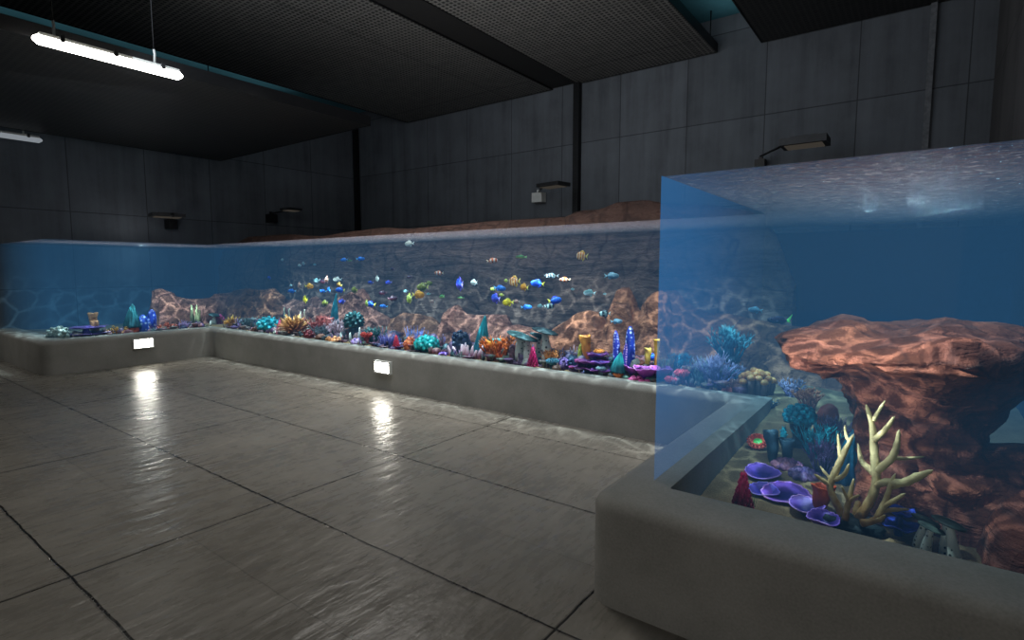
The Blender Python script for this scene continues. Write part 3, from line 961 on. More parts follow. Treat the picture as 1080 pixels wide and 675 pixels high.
def leaf_cone(root, h, w, c1, c2, seed, base=None):
    """pointed ribbed hood, with an orange or red foot where given"""
    rn = random.Random(seed); r = w / 2; z0 = h * .22 if base else 0; m = MB(); rg = []
    for i in range(13):
        t = i / 12; rr = r * (1 - t) ** .75 + .002; ring = []
        for j in range(36):
            a = 2 * PI * j / 36
            k = 1 + .13 * math.cos(9 * a + t * 2.5)
            ring.append((rr * k * math.cos(a) + .12 * h * t * t, rr * k * math.sin(a) * .8, z0 + (h - z0) * t))
        rg.append(ring)
    m.rings(rg).build('hood', cmat(c1, c2, 'grad', .45), root)
    if base:
        MB().lathe([(r * .55, 0), (r * .75, z0 * .6), (r * .7, z0 * 1.2)], 14).build('foot', cmat(base, None, 'mottle'), root)


def mound(root, h, w, c1, c2, seed, n=18):
    rn = random.Random(seed); m = MB(); r = w / 2
    m.blob((0, 0, h * .3), (r * .8, r * .7, h * .5), 14, 9, .2, 3, seed)
    for k in range(n):
        z = rn.random(); a = rn.uniform(0, 2 * PI); q = math.sqrt(1 - z * z)
        m.blob((q * math.cos(a) * r * .78, q * math.sin(a) * r * .68, h * .3 + z * h * .5), w * rn.uniform(.07, .13), 7, 5)
    m.build('polyps', cmat(c1, c2, 'mottle', .5, 24), root)


def flower(root, h, w, c1, c2, seed, n=16):
    """open ring of curled petals round a contrasting centre on a short thick stalk"""
    rn = random.Random(seed); r = w / 2
    zt = max(h - r * .7, h * .35)
    MB().lathe([(r * .55, 0), (r * .42, zt * .5), (r * .5, zt)], 12).build('stalk', cmat(tuple(int(v * .7) for v in c1), None, 'mottle'), root)
    m = MB()
    for lay, (rr, zz) in enumerate(((1, 0), (.78, r * .18))):
        for k in range(n):
            a = 2 * PI * (k + .5 * lay) / n
            d = Vector((math.cos(a), math.sin(a), 0)); b = Vector((0, 0, zt + zz))
            m.tube([d * r * .4 + b, d * r * rr * .8 + b + Vector((0, 0, r * .2)), d * r * rr + b + Vector((0, 0, r * .5)), d * r * rr * .88 + b + Vector((0, 0, r * .62))], [w * .07, w * .085, w * .07, w * .03], 6)
    m.build('petals', cmat(c1, None, 'mottle', .45, 30), root)
    MB().blob((0, 0, zt + r * .3), (r * .5, r * .5, r * .25)).build('centre', cmat(c2, None, 'mottle', .45, 30), root)


def starfish(root, h, w, c1, c2, seed):
    m = MB(); r = w / 2
    for k in range(5):
        a = 2 * PI * k / 5 + seed
        m.tube([(0, 0, h * .4), (r * .55 * math.cos(a), r * .55 * math.sin(a), h * .45), (r * math.cos(a), r * math.sin(a), h * .15)], [w * .14, w * .09, w * .025], 7)
    m.build('arms', cmat(c1, c2, 'dots', .5, 60), root)


def grass(root, h, w, c1, c2, seed, n=44):
    rn = random.Random(seed); m = MB()
    for k in range(n):
        x, y = rn.uniform(-.4, .4) * w, rn.uniform(-.3, .3) * w; hh = h * rn.uniform(.55, 1); dx = x * .5 + rn.uniform(-.12, .12) * hh
        m.tube([(x, y, 0), (x + dx * .3, y, hh * .5), (x + dx, y + rn.uniform(-.1, .1) * hh, hh)], [w * .03, w * .026, w * .006], 5)
    m.build('blades', cmat(c1, c2, 'grad', .5), root)


_seed = [1]


def put(fn, name, px, top, wpx, Y, c1, c2, label, group=None, axis=1, zbase=None, rz=0.0, h=None, pybase=365, **kw):
    _seed[0] += 1
    if axis == 1: Y = 5.5 + (Y - 5.5) * .55 if Y > 5.5 else Y
    wpx *= 1.12
    q = at(px, pybase, axis, Y)
    zb = sand_z(q.x, q.y) - .012 if zbase is None else zbase
    zt = at(px, top, axis, Y).z
    H = h or max(.05, zt - zb)
    wd = wpx * depth(q) / F
    e = empty(name, (q.x, q.y, zb), rz, label, kw.pop('cat', 'coral'), group)
    fn(e, H, wd, c1, c2, _seed[0], **kw)
    return e


# ------------------------------------------------------------------ carpet of tiny mixed polyps between the larger corals
def carpet(areas, label, seed, n):
    t = NT('mixed_polyps'); g = t.coord()
    v = t.n('ShaderNodeTexVoronoi', feature='F1', Scale=5.5); t.l(g, v.inputs['Vector'])
    bw = t.n('ShaderNodeSeparateColor'); t.l(v.outputs['Color'], bw.inputs[0])
    col = t.ramp(bw.outputs[0], [(.0, lin((60, 70, 110))), (.17, lin((110, 60, 70))), (.33, lin((46, 96, 104))), (.5, lin((140, 84, 60))), (.66, lin((92, 70, 120))), (.82, lin((150, 120, 120))), (1, lin((70, 110, 96)))])
    for e in col.node.color_ramp.elements: pass
    t.principled(t.mix(1.0, col, t.ramp(t.noise(g, 40, 3), [(.3, (.6, .6, .6)), (.7, (1.3, 1.3, 1.3))]), 'MULTIPLY'), .6)
    rn = random.Random(seed); m = MB()
    for k in range(n):
        x0, x1, y0, y1, hmax = areas[k % len(areas)]
        x, y = rn.uniform(x0, x1), rn.uniform(y0, y1); z = sand_z(x, y); h = hmax * rn.uniform(.35, 1) ** 1.5; kind = int(noise.noise(Vector((x * 2, y * 2, seed))) * 10 + rn.random()) % 3
        if kind == 0:
            for q in range(5):
                a = rn.uniform(0, 6.3); d = rn.uniform(.01, .05)
                m.tube([(x + d * .5 * math.cos(a), y + d * .5 * math.sin(a), z - .01), (x + d * math.cos(a), y + d * math.sin(a), z + h * rn.uniform(.6, 1.1))], [.013, .006], 5)
        elif kind == 1:
            m.blob((x, y, z + h * .3), (.05 + h * .25, .05 + h * .25, h * .55), 8, 5, .35, 3, k)
        else:
            m.lathe([(.02, 0), (.03, h * .5), (.07, h * .8), (.05, h * .75)], 8, (x, y, z - .01))
    tag(m.build('coral_carpet', t.m), label, 'coral', None, 'stuff')


carpet([(-11.2, -1.15, 5.36, 5.62, .13), (-11.2, -1.2, 5.6, 6.0, .24), (-11.2, -1.2, 5.6, 6.0, .24)], 'carpet of tiny mixed coral polyps between the larger corals of the long run', 3, 900)
carpet([(-12.2, -11.55, 2.95, 5.3, .13)], 'carpet of tiny mixed coral polyps between the corals of the left arm', 4, 140)
# ================================================================== corals of the left arm
XL = -11.75
G = 'corals of the left arm'
put(ball_cluster, 'bubble_coral', 63, 343, 22, XL, (120, 142, 140), (170, 186, 176), 'pale grey-green bubble coral at the far left end of the left arm', G, 0, n=18)
put(plates, 'plate_coral', 92, 345, 38, XL, (70, 54, 130), (126, 104, 176), 'long flat violet plate coral at the left end, under the orange hollow coral', G, 0, n=2)
put(tubes, 'tube_sponge', 104, 330, 13, XL - .25, (160, 92, 56), (206, 150, 106), 'orange-brown hollow tube sponge rising behind the violet plate coral at far left', G, 0, n=2)
put(bush, 'bush_coral', 124, 342, 22, XL, (150, 92, 44), (196, 150, 70), 'low orange-yellow bush coral between violet plates and teal hood coral', G, 0, n=16)
put(leaf_cone, 'hood_coral', 141, 320, 17, XL - .1, (26, 86, 98), (60, 150, 160), 'teal pointed hood coral on a red foot, left arm above the plinth lamp', G, 0, base=(196, 78, 52))
put(tubes, 'spotted_column_coral', 154, 332, 8, XL, (44, 84, 190), (170, 200, 240), 'shorter blue spotted column beside the teal hood coral in the left arm', G, 0, dots=True, open_=False)
put(tubes, 'spotted_column_coral', 162, 326, 8, XL - .2, (40, 70, 180), (160, 180, 235), 'taller blue spotted column at the sheer left edge of the rock ridge', G, 0, dots=True, open_=False)
put(bush, 'bush_coral', 178, 339, 24, XL - .1, (150, 58, 44), (204, 102, 74), 'red-orange bush coral at the foot of the left ridge by the blue columns', G, 0, n=20)
put(bush, 'bush_coral', 195, 337, 14, XL - .1, (140, 110, 170), (190, 160, 205), 'small lavender bush coral right of the red-orange bush, left arm', G, 0, n=14)
put(fingers, 'finger_coral', 207, 321, 16, XL - .45, (120, 120, 84), (206, 204, 150), 'tall yellow-green finger coral against the left rock ridge', G, 0, n=6)
put(mushroom, 'mushroom_coral', 227, 331, 10, XL - .3, (22, 48, 54), (40, 70, 74), 'small dark-capped mushroom coral at the inner left corner of the aquarium', G, 0)
put(fingers, 'finger_coral', 222, 337, 6, XL, (170, 180, 170), (225, 230, 220), 'tiny pair of white finger corals at the inner left corner of the aquarium', G, 0, n=2, thick=.14)
put(bush, 'bush_coral', 233, 331, 14, XL - .3, (150, 30, 84), (196, 60, 120), 'magenta bush coral left of the orange domed anemone', G, 0, n=22)

# ================================================================== corals of the long run
G = 'corals of the long run'
put(anemone, 'anemone', 247, 333, 19, 5.75, (196, 124, 40), (236, 180, 86), 'orange domed anemone with pale tips nearest the inner left corner', G, n=40)
put(bush, 'bush_coral', 264, 334, 18, 5.7, (66, 92, 104), (112, 136, 140), 'grey-blue bush coral between the domed anemone and turquoise finger coral', G)
put(ball_cluster, 'cluster_coral', 284, 333, 24, 5.6, (20, 150, 170), (60, 206, 216), 'turquoise finger cluster coral left of the large spiky orange anemone', G, n=30, sz=.15)
put(spiky_cone, 'spiky_sponge', 296, 337, 8, 5.5, (180, 20, 90), (226, 50, 120), 'thin magenta spiky sponge touching the large orange anemone on its left', G)
put(anemone, 'anemone', 312, 333, 34, 5.65, (150, 82, 50), (226, 164, 88), 'large spiky orange anemone with yellow tips, left part of the long run', G, n=90)
put(fingers, 'finger_coral', 305, 322, 8, 6.0, (150, 160, 150), (210, 216, 196), 'tall pale forked finger coral standing behind the large orange anemone', G, n=3, thick=.12)
put(fingers, 'finger_coral', 320, 322, 8, 6.0, (170, 160, 140), (222, 214, 190), 'tall pale finger coral at the right back of the large orange anemone', G, n=2, thick=.14)
put(mound, 'brain_coral', 326, 346, 13, 5.45, (96, 12, 24), (134, 26, 38), 'dark red lump coral at the right foot of the large orange anemone', G)
put(bush, 'bush_coral', 340, 331, 24, 5.85, (150, 56, 64), (200, 100, 92), 'red bush coral behind the grey bush left of the pale pink bush', G)
put(bush, 'bush_coral', 342, 342, 20, 5.55, (52, 72, 84), (100, 116, 126), 'dark grey bush coral in front of the red bush coral', G)
put(tubes, 'tube_sponge', 347, 335, 7, 5.7, (196, 80, 84), (230, 130, 124), 'single pink tube sponge rising between red and pale pink bush corals', G)
put(bush, 'bush_coral', 356, 336, 16, 5.65, (150, 120, 140), (206, 176, 186), 'pale pink bush coral left of the dark teal broccoli coral', G)
put(mound, 'plate_coral', 352, 355, 18, 5.4, (190, 120, 72), (222, 158, 104), 'low orange mound coral at plinth level under the pale pink bush', G)
put(ball_cluster, 'broccoli_coral', 374, 327, 22, 5.85, (20, 58, 66), (40, 92, 92), 'dark teal broccoli coral below the diagonal pink rock', G, n=34, trunk=.3)
put(leaf_cone, 'hood_coral', 353, 309, 12, 6.0, (22, 74, 96), (50, 160, 180), 'tall slanting teal hood coral at the left of the pink diagonal rock', G)
for (px, tp, lab) in ((361, 344, 'left'), (369, 347, 'middle'), (378, 338, 'right')):
    put(fingers, 'finger_coral', px, tp, 5, 5.5, (150, 166, 166), (216, 222, 216), lab + ' one of three white stalk corals before the dark teal broccoli coral', G, n=1, thick=.3)
put(mound, 'button_coral', 376, 356, 12, 5.4, (130, 100, 170), (180, 150, 206), 'lilac button coral at plinth level below the white stalk corals', G)
put(flower, 'flower_coral', 387, 351, 11, 5.5, (176, 52, 40), (80, 130, 50), 'small red flower coral with green centre left of the dark teal bush', G)
put(bush, 'bush_coral', 395, 343, 20, 5.65, (24, 72, 80), (54, 116, 116), 'dark teal bush coral left of the blue-violet grass coral', G, n=26)
put(grass, 'grass_coral', 412, 351, 22, 5.55, (50, 52, 120), (100, 92, 170), 'blue-violet grass coral behind the slim crimson spiky sponge', G)
put(spiky_cone, 'spiky_sponge', 418, 353, 9, 5.42, (170, 20, 52), (220, 60, 92), 'slim crimson spiky sponge left of the orange-red lump sponge', G)
put(mound, 'lump_sponge', 432, 353, 14, 5.5, (178, 66, 36), (216, 120, 56), 'orange-red lump sponge left of the turquoise ball coral', G)
put(grass, 'grass_coral', 440, 342, 20, 5.9, (48, 60, 124), (96, 110, 176), 'blue grass coral rising behind the turquoise ball coral', G)
put(ball_cluster, 'ball_coral', 450, 353, 27, 5.5, (10, 134, 140), (44, 200, 196), 'bright turquoise ball coral of fat buds above the middle plinth lamp', G, n=36, sz=.2)
put(starfish, 'starfish', 468, 369, 15, 5.42, (110, 76, 160), (160, 124, 206), 'lilac starfish on the sand right of the turquoise ball coral', G, h=.07, cat='starfish')
put(mound, 'lump_coral', 486, 345, 24, 5.85, (14, 34, 62), (24, 50, 82), 'dark navy round coral behind the pink-white finger coral', G, n=24)
put(fingers, 'finger_coral', 493, 362, 38, 5.5, (170, 96, 128), (246, 214, 226), 'pink-white finger coral cluster in front of the dark navy round coral', G, n=13, thick=.05)
put(leaf_cone, 'hood_coral', 508, 332, 18, 5.9, (18, 80, 96), (36, 150, 160), 'teal ribbed hood coral standing over the pink-white finger coral', G)
put(bush, 'bush_coral', 527, 352, 40, 5.6, (160, 62, 22), (222, 116, 40), 'wide fiery orange bush coral left of the spotted mushroom corals', G, n=26, thick=.045)
put(tubes, 'tube_sponge', 516, 359, 8, 5.5, (190, 104, 30), (240, 160, 60), 'yellow-orange tube sponge in the left of the fiery orange bush', G)
put(tubes, 'tube_sponge', 523, 357, 13, 5.7, (30, 100, 110), (80, 156, 156), 'teal cup sponge sitting behind the fiery orange bush coral', G)
put(mushroom, 'mushroom_coral', 549, 351, 26, 5.75, (34, 74, 80), (66, 104, 104), 'leftmost of the spotted mushroom corals, wide grey-green cap', G)
put(mushroom, 'mushroom_coral', 558, 354, 24, 5.62, (26, 62, 70), (50, 86, 90), 'second spotted mushroom coral from the left, flat dark teal cap', G)
put(mushroom, 'mushroom_coral', 569, 351, 18, 5.9, (30, 60, 66), (56, 84, 86), 'third spotted mushroom coral, smaller, behind the magenta spiky sponge', G)
put(mushroom, 'mushroom_coral', 577, 346, 26, 5.75, (18, 44, 52), (34, 62, 68), 'rightmost and tallest of the spotted mushroom corals with near-black cap', G)
put(spiky_cone, 'spiky_sponge', 562, 365, 12, 5.42, (160, 8, 84), (214, 30, 112), 'magenta spiky sponge in front of the spotted mushroom corals', G)
put(bush, 'bush_coral', 582, 368, 16, 5.6, (156, 84, 40), (206, 130, 62), 'small orange bush coral right of the magenta spiky sponge by the mushrooms', G)
put(flower, 'flower_coral', 583, 379, 12, 5.42, (52, 110, 130), (206, 222, 226), 'small teal flower coral with white centre at plinth level', G)
put(mound, 'lump_coral', 594, 375, 14, 5.5, (84, 60, 130), (124, 96, 166), 'violet lump coral left of the purple plate corals', G)
put(mound, 'lump_coral', 604, 371, 14, 5.65, (26, 56, 92), (40, 84, 112), 'dark blue lump coral below the green pointed sponge', G)
put(spiky_cone, 'spiky_sponge', 612, 362, 9, 5.7, (80, 96, 30), (146, 150, 52), 'olive green pointed sponge left of the orange trumpet sponge', G)
put(tubes, 'trumpet_sponge', 622, 354, 11, 5.75, (186, 100, 40), (232, 150, 60), 'orange trumpet sponge with dark hollow in front of the smooth red rock', G, lean=.3)
put(plates, 'plate_coral', 627, 372, 32, 5.65, (48, 40, 110), (150, 74, 150), 'topmost violet plate coral beneath the orange trumpet sponge', G)
put(plates, 'plate_coral', 611, 380, 22, 5.48, (70, 36, 96), (150, 50, 110), 'lower left maroon-violet plate coral at plinth level', G, n=2)
put(plates, 'plate_coral', 634, 381, 24, 5.46, (40, 44, 120), (140, 70, 160), 'lower right blue-violet plate coral left of the small teal hood coral', G, n=2)
put(flower, 'flower_coral', 634, 387, 9, 5.38, (120, 150, 160), (220, 230, 236), 'tiny white flower coral at the plinth edge left of the small teal hood', G)
put(flower, 'flower_coral', 632, 369, 10, 5.8, (214, 120, 40), (240, 170, 70), 'small orange flower coral behind the topmost violet plate coral', G)
put(leaf_cone, 'hood_coral', 652, 371, 15, 5.42, (22, 92, 104), (50, 190, 196), 'small teal hood coral with orange foot beside the blue spotted columns', G, base=(206, 104, 50))
put(tubes, 'spotted_column_coral', 652, 349, 7, 5.75, (54, 60, 176), (176, 184, 240), 'left blue spotted column behind the small teal hood coral', G, dots=True, open_=False)
put(tubes, 'spotted_column_coral', 666, 344, 9.5, 5.7, (30, 56, 158), (190, 206, 245), 'tallest blue spotted column, in front of the twin-peaked rock', G, dots=True, open_=False)
put(tubes, 'spotted_column_coral', 659, 361, 6, 5.62, (84, 62, 170), (220, 180, 220), 'shortest violet spotted column between the two taller blue ones', G, dots=True, open_=False)
put(mound, 'brain_coral', 674, 376, 16, 5.7, (120, 60, 44), (160, 92, 62), 'brown-red round coral right of the tallest blue spotted column', G)
put(cup, 'cup_coral', 668, 386, 18, 5.5, (54, 30, 130), (196, 96, 206), 'left cup of the pink-purple cup corals beside the glass corner', G, h=.14)
put(cup, 'cup_coral', 682, 388, 24, 5.42, (52, 26, 124), (206, 96, 204), 'middle and largest of the pink-purple cup corals beside the glass corner', G, h=.15)
put(cup, 'cup_coral', 698, 390, 20, 5.5, (50, 40, 140), (166, 92, 206), 'right cup of the pink-purple cup corals, just behind the glass corner', G, h=.14)
put(mound, 'button_coral', 676, 399, 24, 5.36, (170, 50, 110), (206, 90, 150), 'low pink button coral at plinth edge under the pink-purple cups', G, h=.06)
put(tubes, 'tube_sponge', 693, 358, 6, 5.8, (206, 110, 26), (246, 190, 60), 'tall yellow tube sponge beside the blue fish at the glass corner', G, lean=.03)
put(tubes, 'tube_sponge', 683, 367, 7, 5.85, (176, 130, 60), (220, 180, 80), 'shorter yellow-brown tube sponge behind the blue fish at the glass corner', G)
put(grass, 'grass_coral', 703, 369, 16, 5.75, (120, 92, 60), (176, 140, 96), 'yellow-brown grass coral right of the tall yellow tube sponge', G)
put(bush, 'fan_coral', 719, 368, 18, 5.9, (24, 110, 150), (60, 160, 190), 'blue fan coral at the foot of the broad blue rock slope', G, n=26)
put(flower, 'flower_coral', 709, 398, 12, 5.42, (206, 70, 90), (236, 150, 140), 'coral-red flower coral nearest the plinth edge right of the glass corner', G)
put(flower, 'flower_coral', 720, 391, 14, 5.5, (196, 76, 90), (226, 140, 120), 'second coral-red flower coral, higher and further right', G)
put(bush, 'bush_coral', 738, 374, 20, 5.6, (96, 132, 136), (176, 206, 196), 'pale green bush coral left of the large lavender bush coral', G, n=24, thick=.03)
put(bush, 'bush_coral', 757, 372, 38, 5.65, (112, 112, 170), (190, 188, 226), 'large lavender bush coral seen through the right glass corner', G, n=44, thick=.028)
put(starfish, 'starfish', 768, 405, 18, 5.42, (206, 92, 70), (236, 140, 110), 'red starfish lying by the plinth edge below the lavender bush', G, h=.06, cat='starfish')
put(mound, 'button_coral', 749, 406, 8, 5.4, (176, 110, 100), (206, 150, 130), 'tiny pink button coral left of the red starfish', G, h=.06)
put(knob_coral, 'knob_coral', 799, 388, 36, 5.55, (210, 128, 66), (244, 182, 110), 'orange-knobbed coral on grey stalks right of the red starfish', G, n=22)
put(bush, 'fan_coral', 775, 384, 26, 5.95, (30, 92, 130), (60, 140, 170), 'deep blue fan coral in the shade behind the orange-knobbed coral', G, n=30)
put(bush, 'bush_coral', 772, 342, 36, 6.2, (46, 120, 140), (90, 170, 180), 'teal branching coral growing up the broad blue rock slope', G, n=34, zbase=.75, pybase=350)

# ================================================================== corals of the right arm
G = 'corals of the right arm'


def putz(fn, name, px, pyb, top, wpx, c1, c2, label, zb=None, Y=None, h=None, cat='coral', rz=0.0, root_tilt=0.0, **kw):
    """base pixel known: stands where that sight line meets the sand"""
    z = .36
    for _ in range(4):
        q = at(px, pyb, 2, z); z = sand_z(q.x, q.y)
    if Y is not None:
        q = at(px, pyb, 1, Y); z = sand_z(q.x, q.y) if zb is None else zb
    _seed[0] += 1
    H = h or at(px, top, 1, q.y).z - z
    e = empty(name, (q.x, q.y, z - .012), rz, label, cat, G)
    e.rotation_euler = (root_tilt, 0, rz)
    if fn is cup: H = wpx * depth(q) / F * .36
    fn(e, max(H, .05), wpx * depth(q) / F, c1, c2, _seed[0], **kw)
    return e


putz(ball_cluster, 'cluster_coral', 842, 470, 423, 37, (14, 128, 150), (40, 190, 206), 'turquoise bud cluster coral on a dark trunk beside the inner plinth corner', trunk=.45, n=40, sz=.19)
putz(tubes, 'tube_sponge', 824, 488, 453, 27, (26, 50, 62), (66, 96, 112), 'dark blue-grey twin tube sponge in front of the turquoise cluster coral', n=2, lean=.2)
putz(flower, 'flower_coral', 800, 472, 458, 20, (216, 72, 52), (70, 170, 70), 'red flower coral with green centre at the inner plinth edge', root_tilt=.5)
putz(ball_cluster, 'cluster_coral', 826, 466, 446, 9, (20, 150, 170), (60, 200, 210), 'tiny turquoise bud coral between the dark tube sponges', n=14)
putz(bush, 'branch_coral', 861, 482, 442, 34, (24, 120, 150), (60, 196, 210), 'low turquoise branching coral right of the dark tube sponge', n=22, thick=.045)
putz(bush, 'bush_coral', 869, 500, 461, 30, (70, 58, 104), (116, 92, 140), 'dusky purple bush coral behind the orange-red cup sponge', n=34, thick=.035)
putz(mound, 'button_coral', 830, 492, 483, 34, (110, 66, 110), (176, 110, 130), 'wide low carpet of mauve button polyps on the sand', n=70)
putz(mound, 'button_coral', 848, 503, 493, 34, (86, 66, 120), (140, 106, 150), 'second darker carpet of mauve button polyps behind the largest purple cup', n=50)
putz(leaf_cone, 'hood_coral', 890, 508, 447, 26, (10, 66, 96), (20, 120, 150), 'deep teal hood coral behind the left branches of the antler coral')
putz(spiky_cone, 'spiky_sponge', 783, 536, 493, 24, (150, 10, 52), (214, 40, 96), 'large crimson spiky sponge at the front left inner corner of the right arm')
putz(grass, 'grass_coral', 792, 534, 512, 10, (56, 84, 40), (110, 140, 70), 'green grass tuft right behind the large crimson spiky sponge', n=14)
for px, py, wp, yy, c1, c2, lab in (
        (803, 511, 34, 3.75, (48, 30, 128), (132, 90, 204), 'rearmost left purple cup coral right of the crimson spiky sponge'),
        (805, 527, 29, 3.48, (50, 40, 140), (120, 96, 210), 'small front left purple cup coral touching the crimson spiky sponge'),
        (829, 523, 46, 3.5, (44, 26, 118), (150, 96, 214), 'largest purple cup coral, in the middle of its group'),
        (850, 531, 33, 3.34, (52, 40, 140), (150, 110, 220), 'purple cup coral overlapping the largest cup on its right'),
        (869, 544, 30, 3.2, (40, 30, 124), (130, 92, 206), 'rightmost purple cup coral beside the dark foot of the antler coral')):
    q = at(px, py, 1, yy); zs = sand_z(q.x, q.y) - .012; _seed[0] += 1
    e = empty('cup_coral', (q.x, q.y, zs), 0, lab, 'coral', G)
    e.rotation_euler = (.12, 0, 0)
    cup(e, max(.05, q.z - zs), wp * depth(q) / F, c1, c2, _seed[0])
putz(tubes, 'cup_sponge', 866, 540, 508, 22, (140, 44, 22), (200, 80, 40), 'orange-red cup sponge left of the antler coral', lean=.05)
putz(plates, 'plate_coral', 912, 526, 503, 30, (20, 50, 120), (50, 110, 190), 'bright blue plate coral seen between the antler branches')
putz(plates, 'plate_coral', 948, 552, 533, 32, (24, 40, 110), (60, 80, 190), 'indigo plate coral right of the antler coral foot', Y=3.35, n=2)
putz(bush, 'bush_coral', 852, 440, 405, 30, (150, 80, 60), (206, 130, 92), 'orange-pink bush coral behind the turquoise cluster at the overhang foot', Y=5.3)
putz(tubes, 'column_coral', 868, 462, 424, 22, (110, 40, 36), (160, 70, 56), 'dull red column coral against the foot of the overhanging rock', Y=4.75, open_=False)
putz(bush, 'bush_coral', 882, 465, 436, 22, (96, 70, 110), (150, 110, 140), 'dusky mauve bush coral right of the dull red column coral', Y=4.6, n=26)
putz(bush, 'bush_coral', 812, 432, 418, 18, (30, 66, 92), (70, 110, 130), 'small slate blue bush coral at the inner plinth corner', Y=5.25, n=20)
putz(bush, 'bush_coral', 834, 424, 396, 26, (120, 110, 150), (170, 160, 190), 'greyish lilac bush coral in the gap left of the overhanging rock', Y=5.6, n=26)

# ---- mushrooms by the front glass
for px, pyb, top, wp, yy, lab in ((969, 568, 541, 27, 3.26, 'leftmost dark-capped mushroom coral right of the antler coral'),
                             (976, 574, 548, 25, 3.18, 'grey flat-capped mushroom coral, front left of the mushroom group'),
                             (996, 576, 542, 22, 3.24, 'mushroom coral with tilted dark cap behind the rightmost one'),
                             (1008, 582, 547, 32, 3.14, 'rightmost mushroom coral with large near-black tilted cap')):
    putz(mushroom, 'mushroom_coral', px, pyb, top, wp, (20, 34, 34) if px != 976 else (60, 78, 74), (38, 54, 52) if px != 976 else (92, 108, 100), lab, Y=yy, tilt=.3)

# ---- antler coral


def antler():
    Yb = 3.28
    c = at(900, 552, 1, Yb); c.z = sand_z(c.x, c.y)
    e = empty('antler_coral', c, 0, 'tall tan antler coral with spread branches on a dark rock foot', 'coral', G)

    def P(zx, zy, dy=0): return at(860 + zx / 3.75, 420 + zy / 3.75, 1, Yb + dy) - c
    m = MB()
    B = [([(150, 500), (185, 455), (222, 395), (240, 330), (238, 280), (232, 200), (224, 105), (200, 25)], [20, 19, 17, 16, 17, 15, 11, 5], [0, 0, 0, 0, 0, .02, .04, .05]),
         ([(230, 90), (245, 60), (276, 10)], [9, 8, 4], [.04, .05, .06]),
         ([(234, 165), (262, 140), (290, 108), (313, 72)], [12, 11, 9, 4], [.02, 0, -.03, -.05]),
         ([(236, 300), (205, 272), (182, 245), (168, 178)], [14, 12, 10, 4], [0, .03, .06, .08]),
         ([(240, 290), (275, 262), (305, 232), (322, 185), (331, 125)], [15, 14, 13, 11, 4], [0, -.03, -.05, -.06, -.06]),
         ([(305, 236), (340, 238), (385, 237), (432, 231)], [8, 7, 6, 3], [-.05, 0, .06, .12]),
         ([(238, 345), (280, 332), (345, 335), (400, 312), (465, 285)], [12, 15, 15, 15, 5], [0, -.05, -.1, -.13, -.16]),
         ([(110, 490), (95, 440), (72, 395), (58, 350), (70, 310), (95, 255), (120, 200), (152, 142)], [17, 15, 14, 13, 14, 13, 11, 4], [-.02] * 8),
         ([(58, 345), (30, 325), (-5, 300)], [11, 9, 4], [-.02, -.04, -.06]),
         ([(62, 318), (38, 295), (18, 268)], [7, 6, 3], [-.02, .02, .04]),
         ([(78, 322), (105, 310), (122, 290), (133, 258)], [10, 9, 8, 3], [-.02, -.05, -.07, -.08]),
         ([(98, 235), (93, 190), (88, 138)], [8, 7, 3], [-.02, .03, .05]),
         ([(135, 175), (122, 150), (116, 106)], [7, 6, 3], [-.02, .03, .05]),
         ([(118, 480), (128, 420), (140, 370), (152, 318)], [13, 11, 9, 4], [-.08] * 4),
         ([(132, 410), (118, 380), (104, 348)], [7, 6, 3], [-.08, -.1, -.12]),
         ([(138, 405), (155, 392), (175, 383)], [7, 6, 3], [-.08, -.11, -.14]),
         ([(180, 495), (235, 482), (262, 440), (285, 385), (300, 335), (316, 298)], [14, 13, 12, 10, 8, 3], [-.08] * 6),
         ([(270, 425), (310, 405), (356, 376)], [10, 9, 4], [-.08, -.1, -.13]),
         ([(225, 487), (255, 480), (276, 462)], [10, 9, 4], [-.08, -.11, -.13]),
         ([(265, 445), (320, 440), (372, 440)], [9, 8, 3], [-.08, -.04, 0]),
         ([(160, 490), (165, 440), (170, 405)], [18, 16, 8], [.02, .02, .02]),
         ([(292, 355), (330, 350), (312, 318)], [6, 5, 2], [-.08, -.05, -.04])]
    s = depth(c + Vector((0, 0, .2))) / F / 3.75
    for pts, rad, dys in B:
        # resample for smooth limbs
        PP = [P(x, y, d) for (x, y), d in zip(pts, dys)]
        q = []; rr = []
        for i in range(len(PP) - 1):
            p0 = PP[max(i - 1, 0)]; p1 = PP[i]; p2 = PP[i + 1]; p3 = PP[min(i + 2, len(PP) - 1)]
            for k in range(4):
                t = k / 4
                q.append(.5 * ((2 * p1) + (p2 - p0) * t + (2 * p0 - 5 * p1 + 4 * p2 - p3) * t * t + (3 * p1 - p0 - 3 * p2 + p3) * t ** 3))
                rr.append((rad[i] + (rad[i + 1] - rad[i]) * t) * s * (1 + .06 * math.sin(i * 9 + k * 2)))
        q.append(PP[-1]); rr.append(rad[-1] * s * .35)
        m.tube(q, rr, 9)
    m.build('branches', cmat((150, 106, 56), (196, 176, 126), 'grad', .6, 30, .1, .5), e)
    f = MB(); a = P(140, 495)
    f.blob((a.x, a.y, .02), (.145, .1, .06), 24, 12, .3, 2.5, 4)
    f.build('rock_foot', cmat((22, 34, 40), (44, 60, 66), 'mottle', .7, 20), e)


antler()
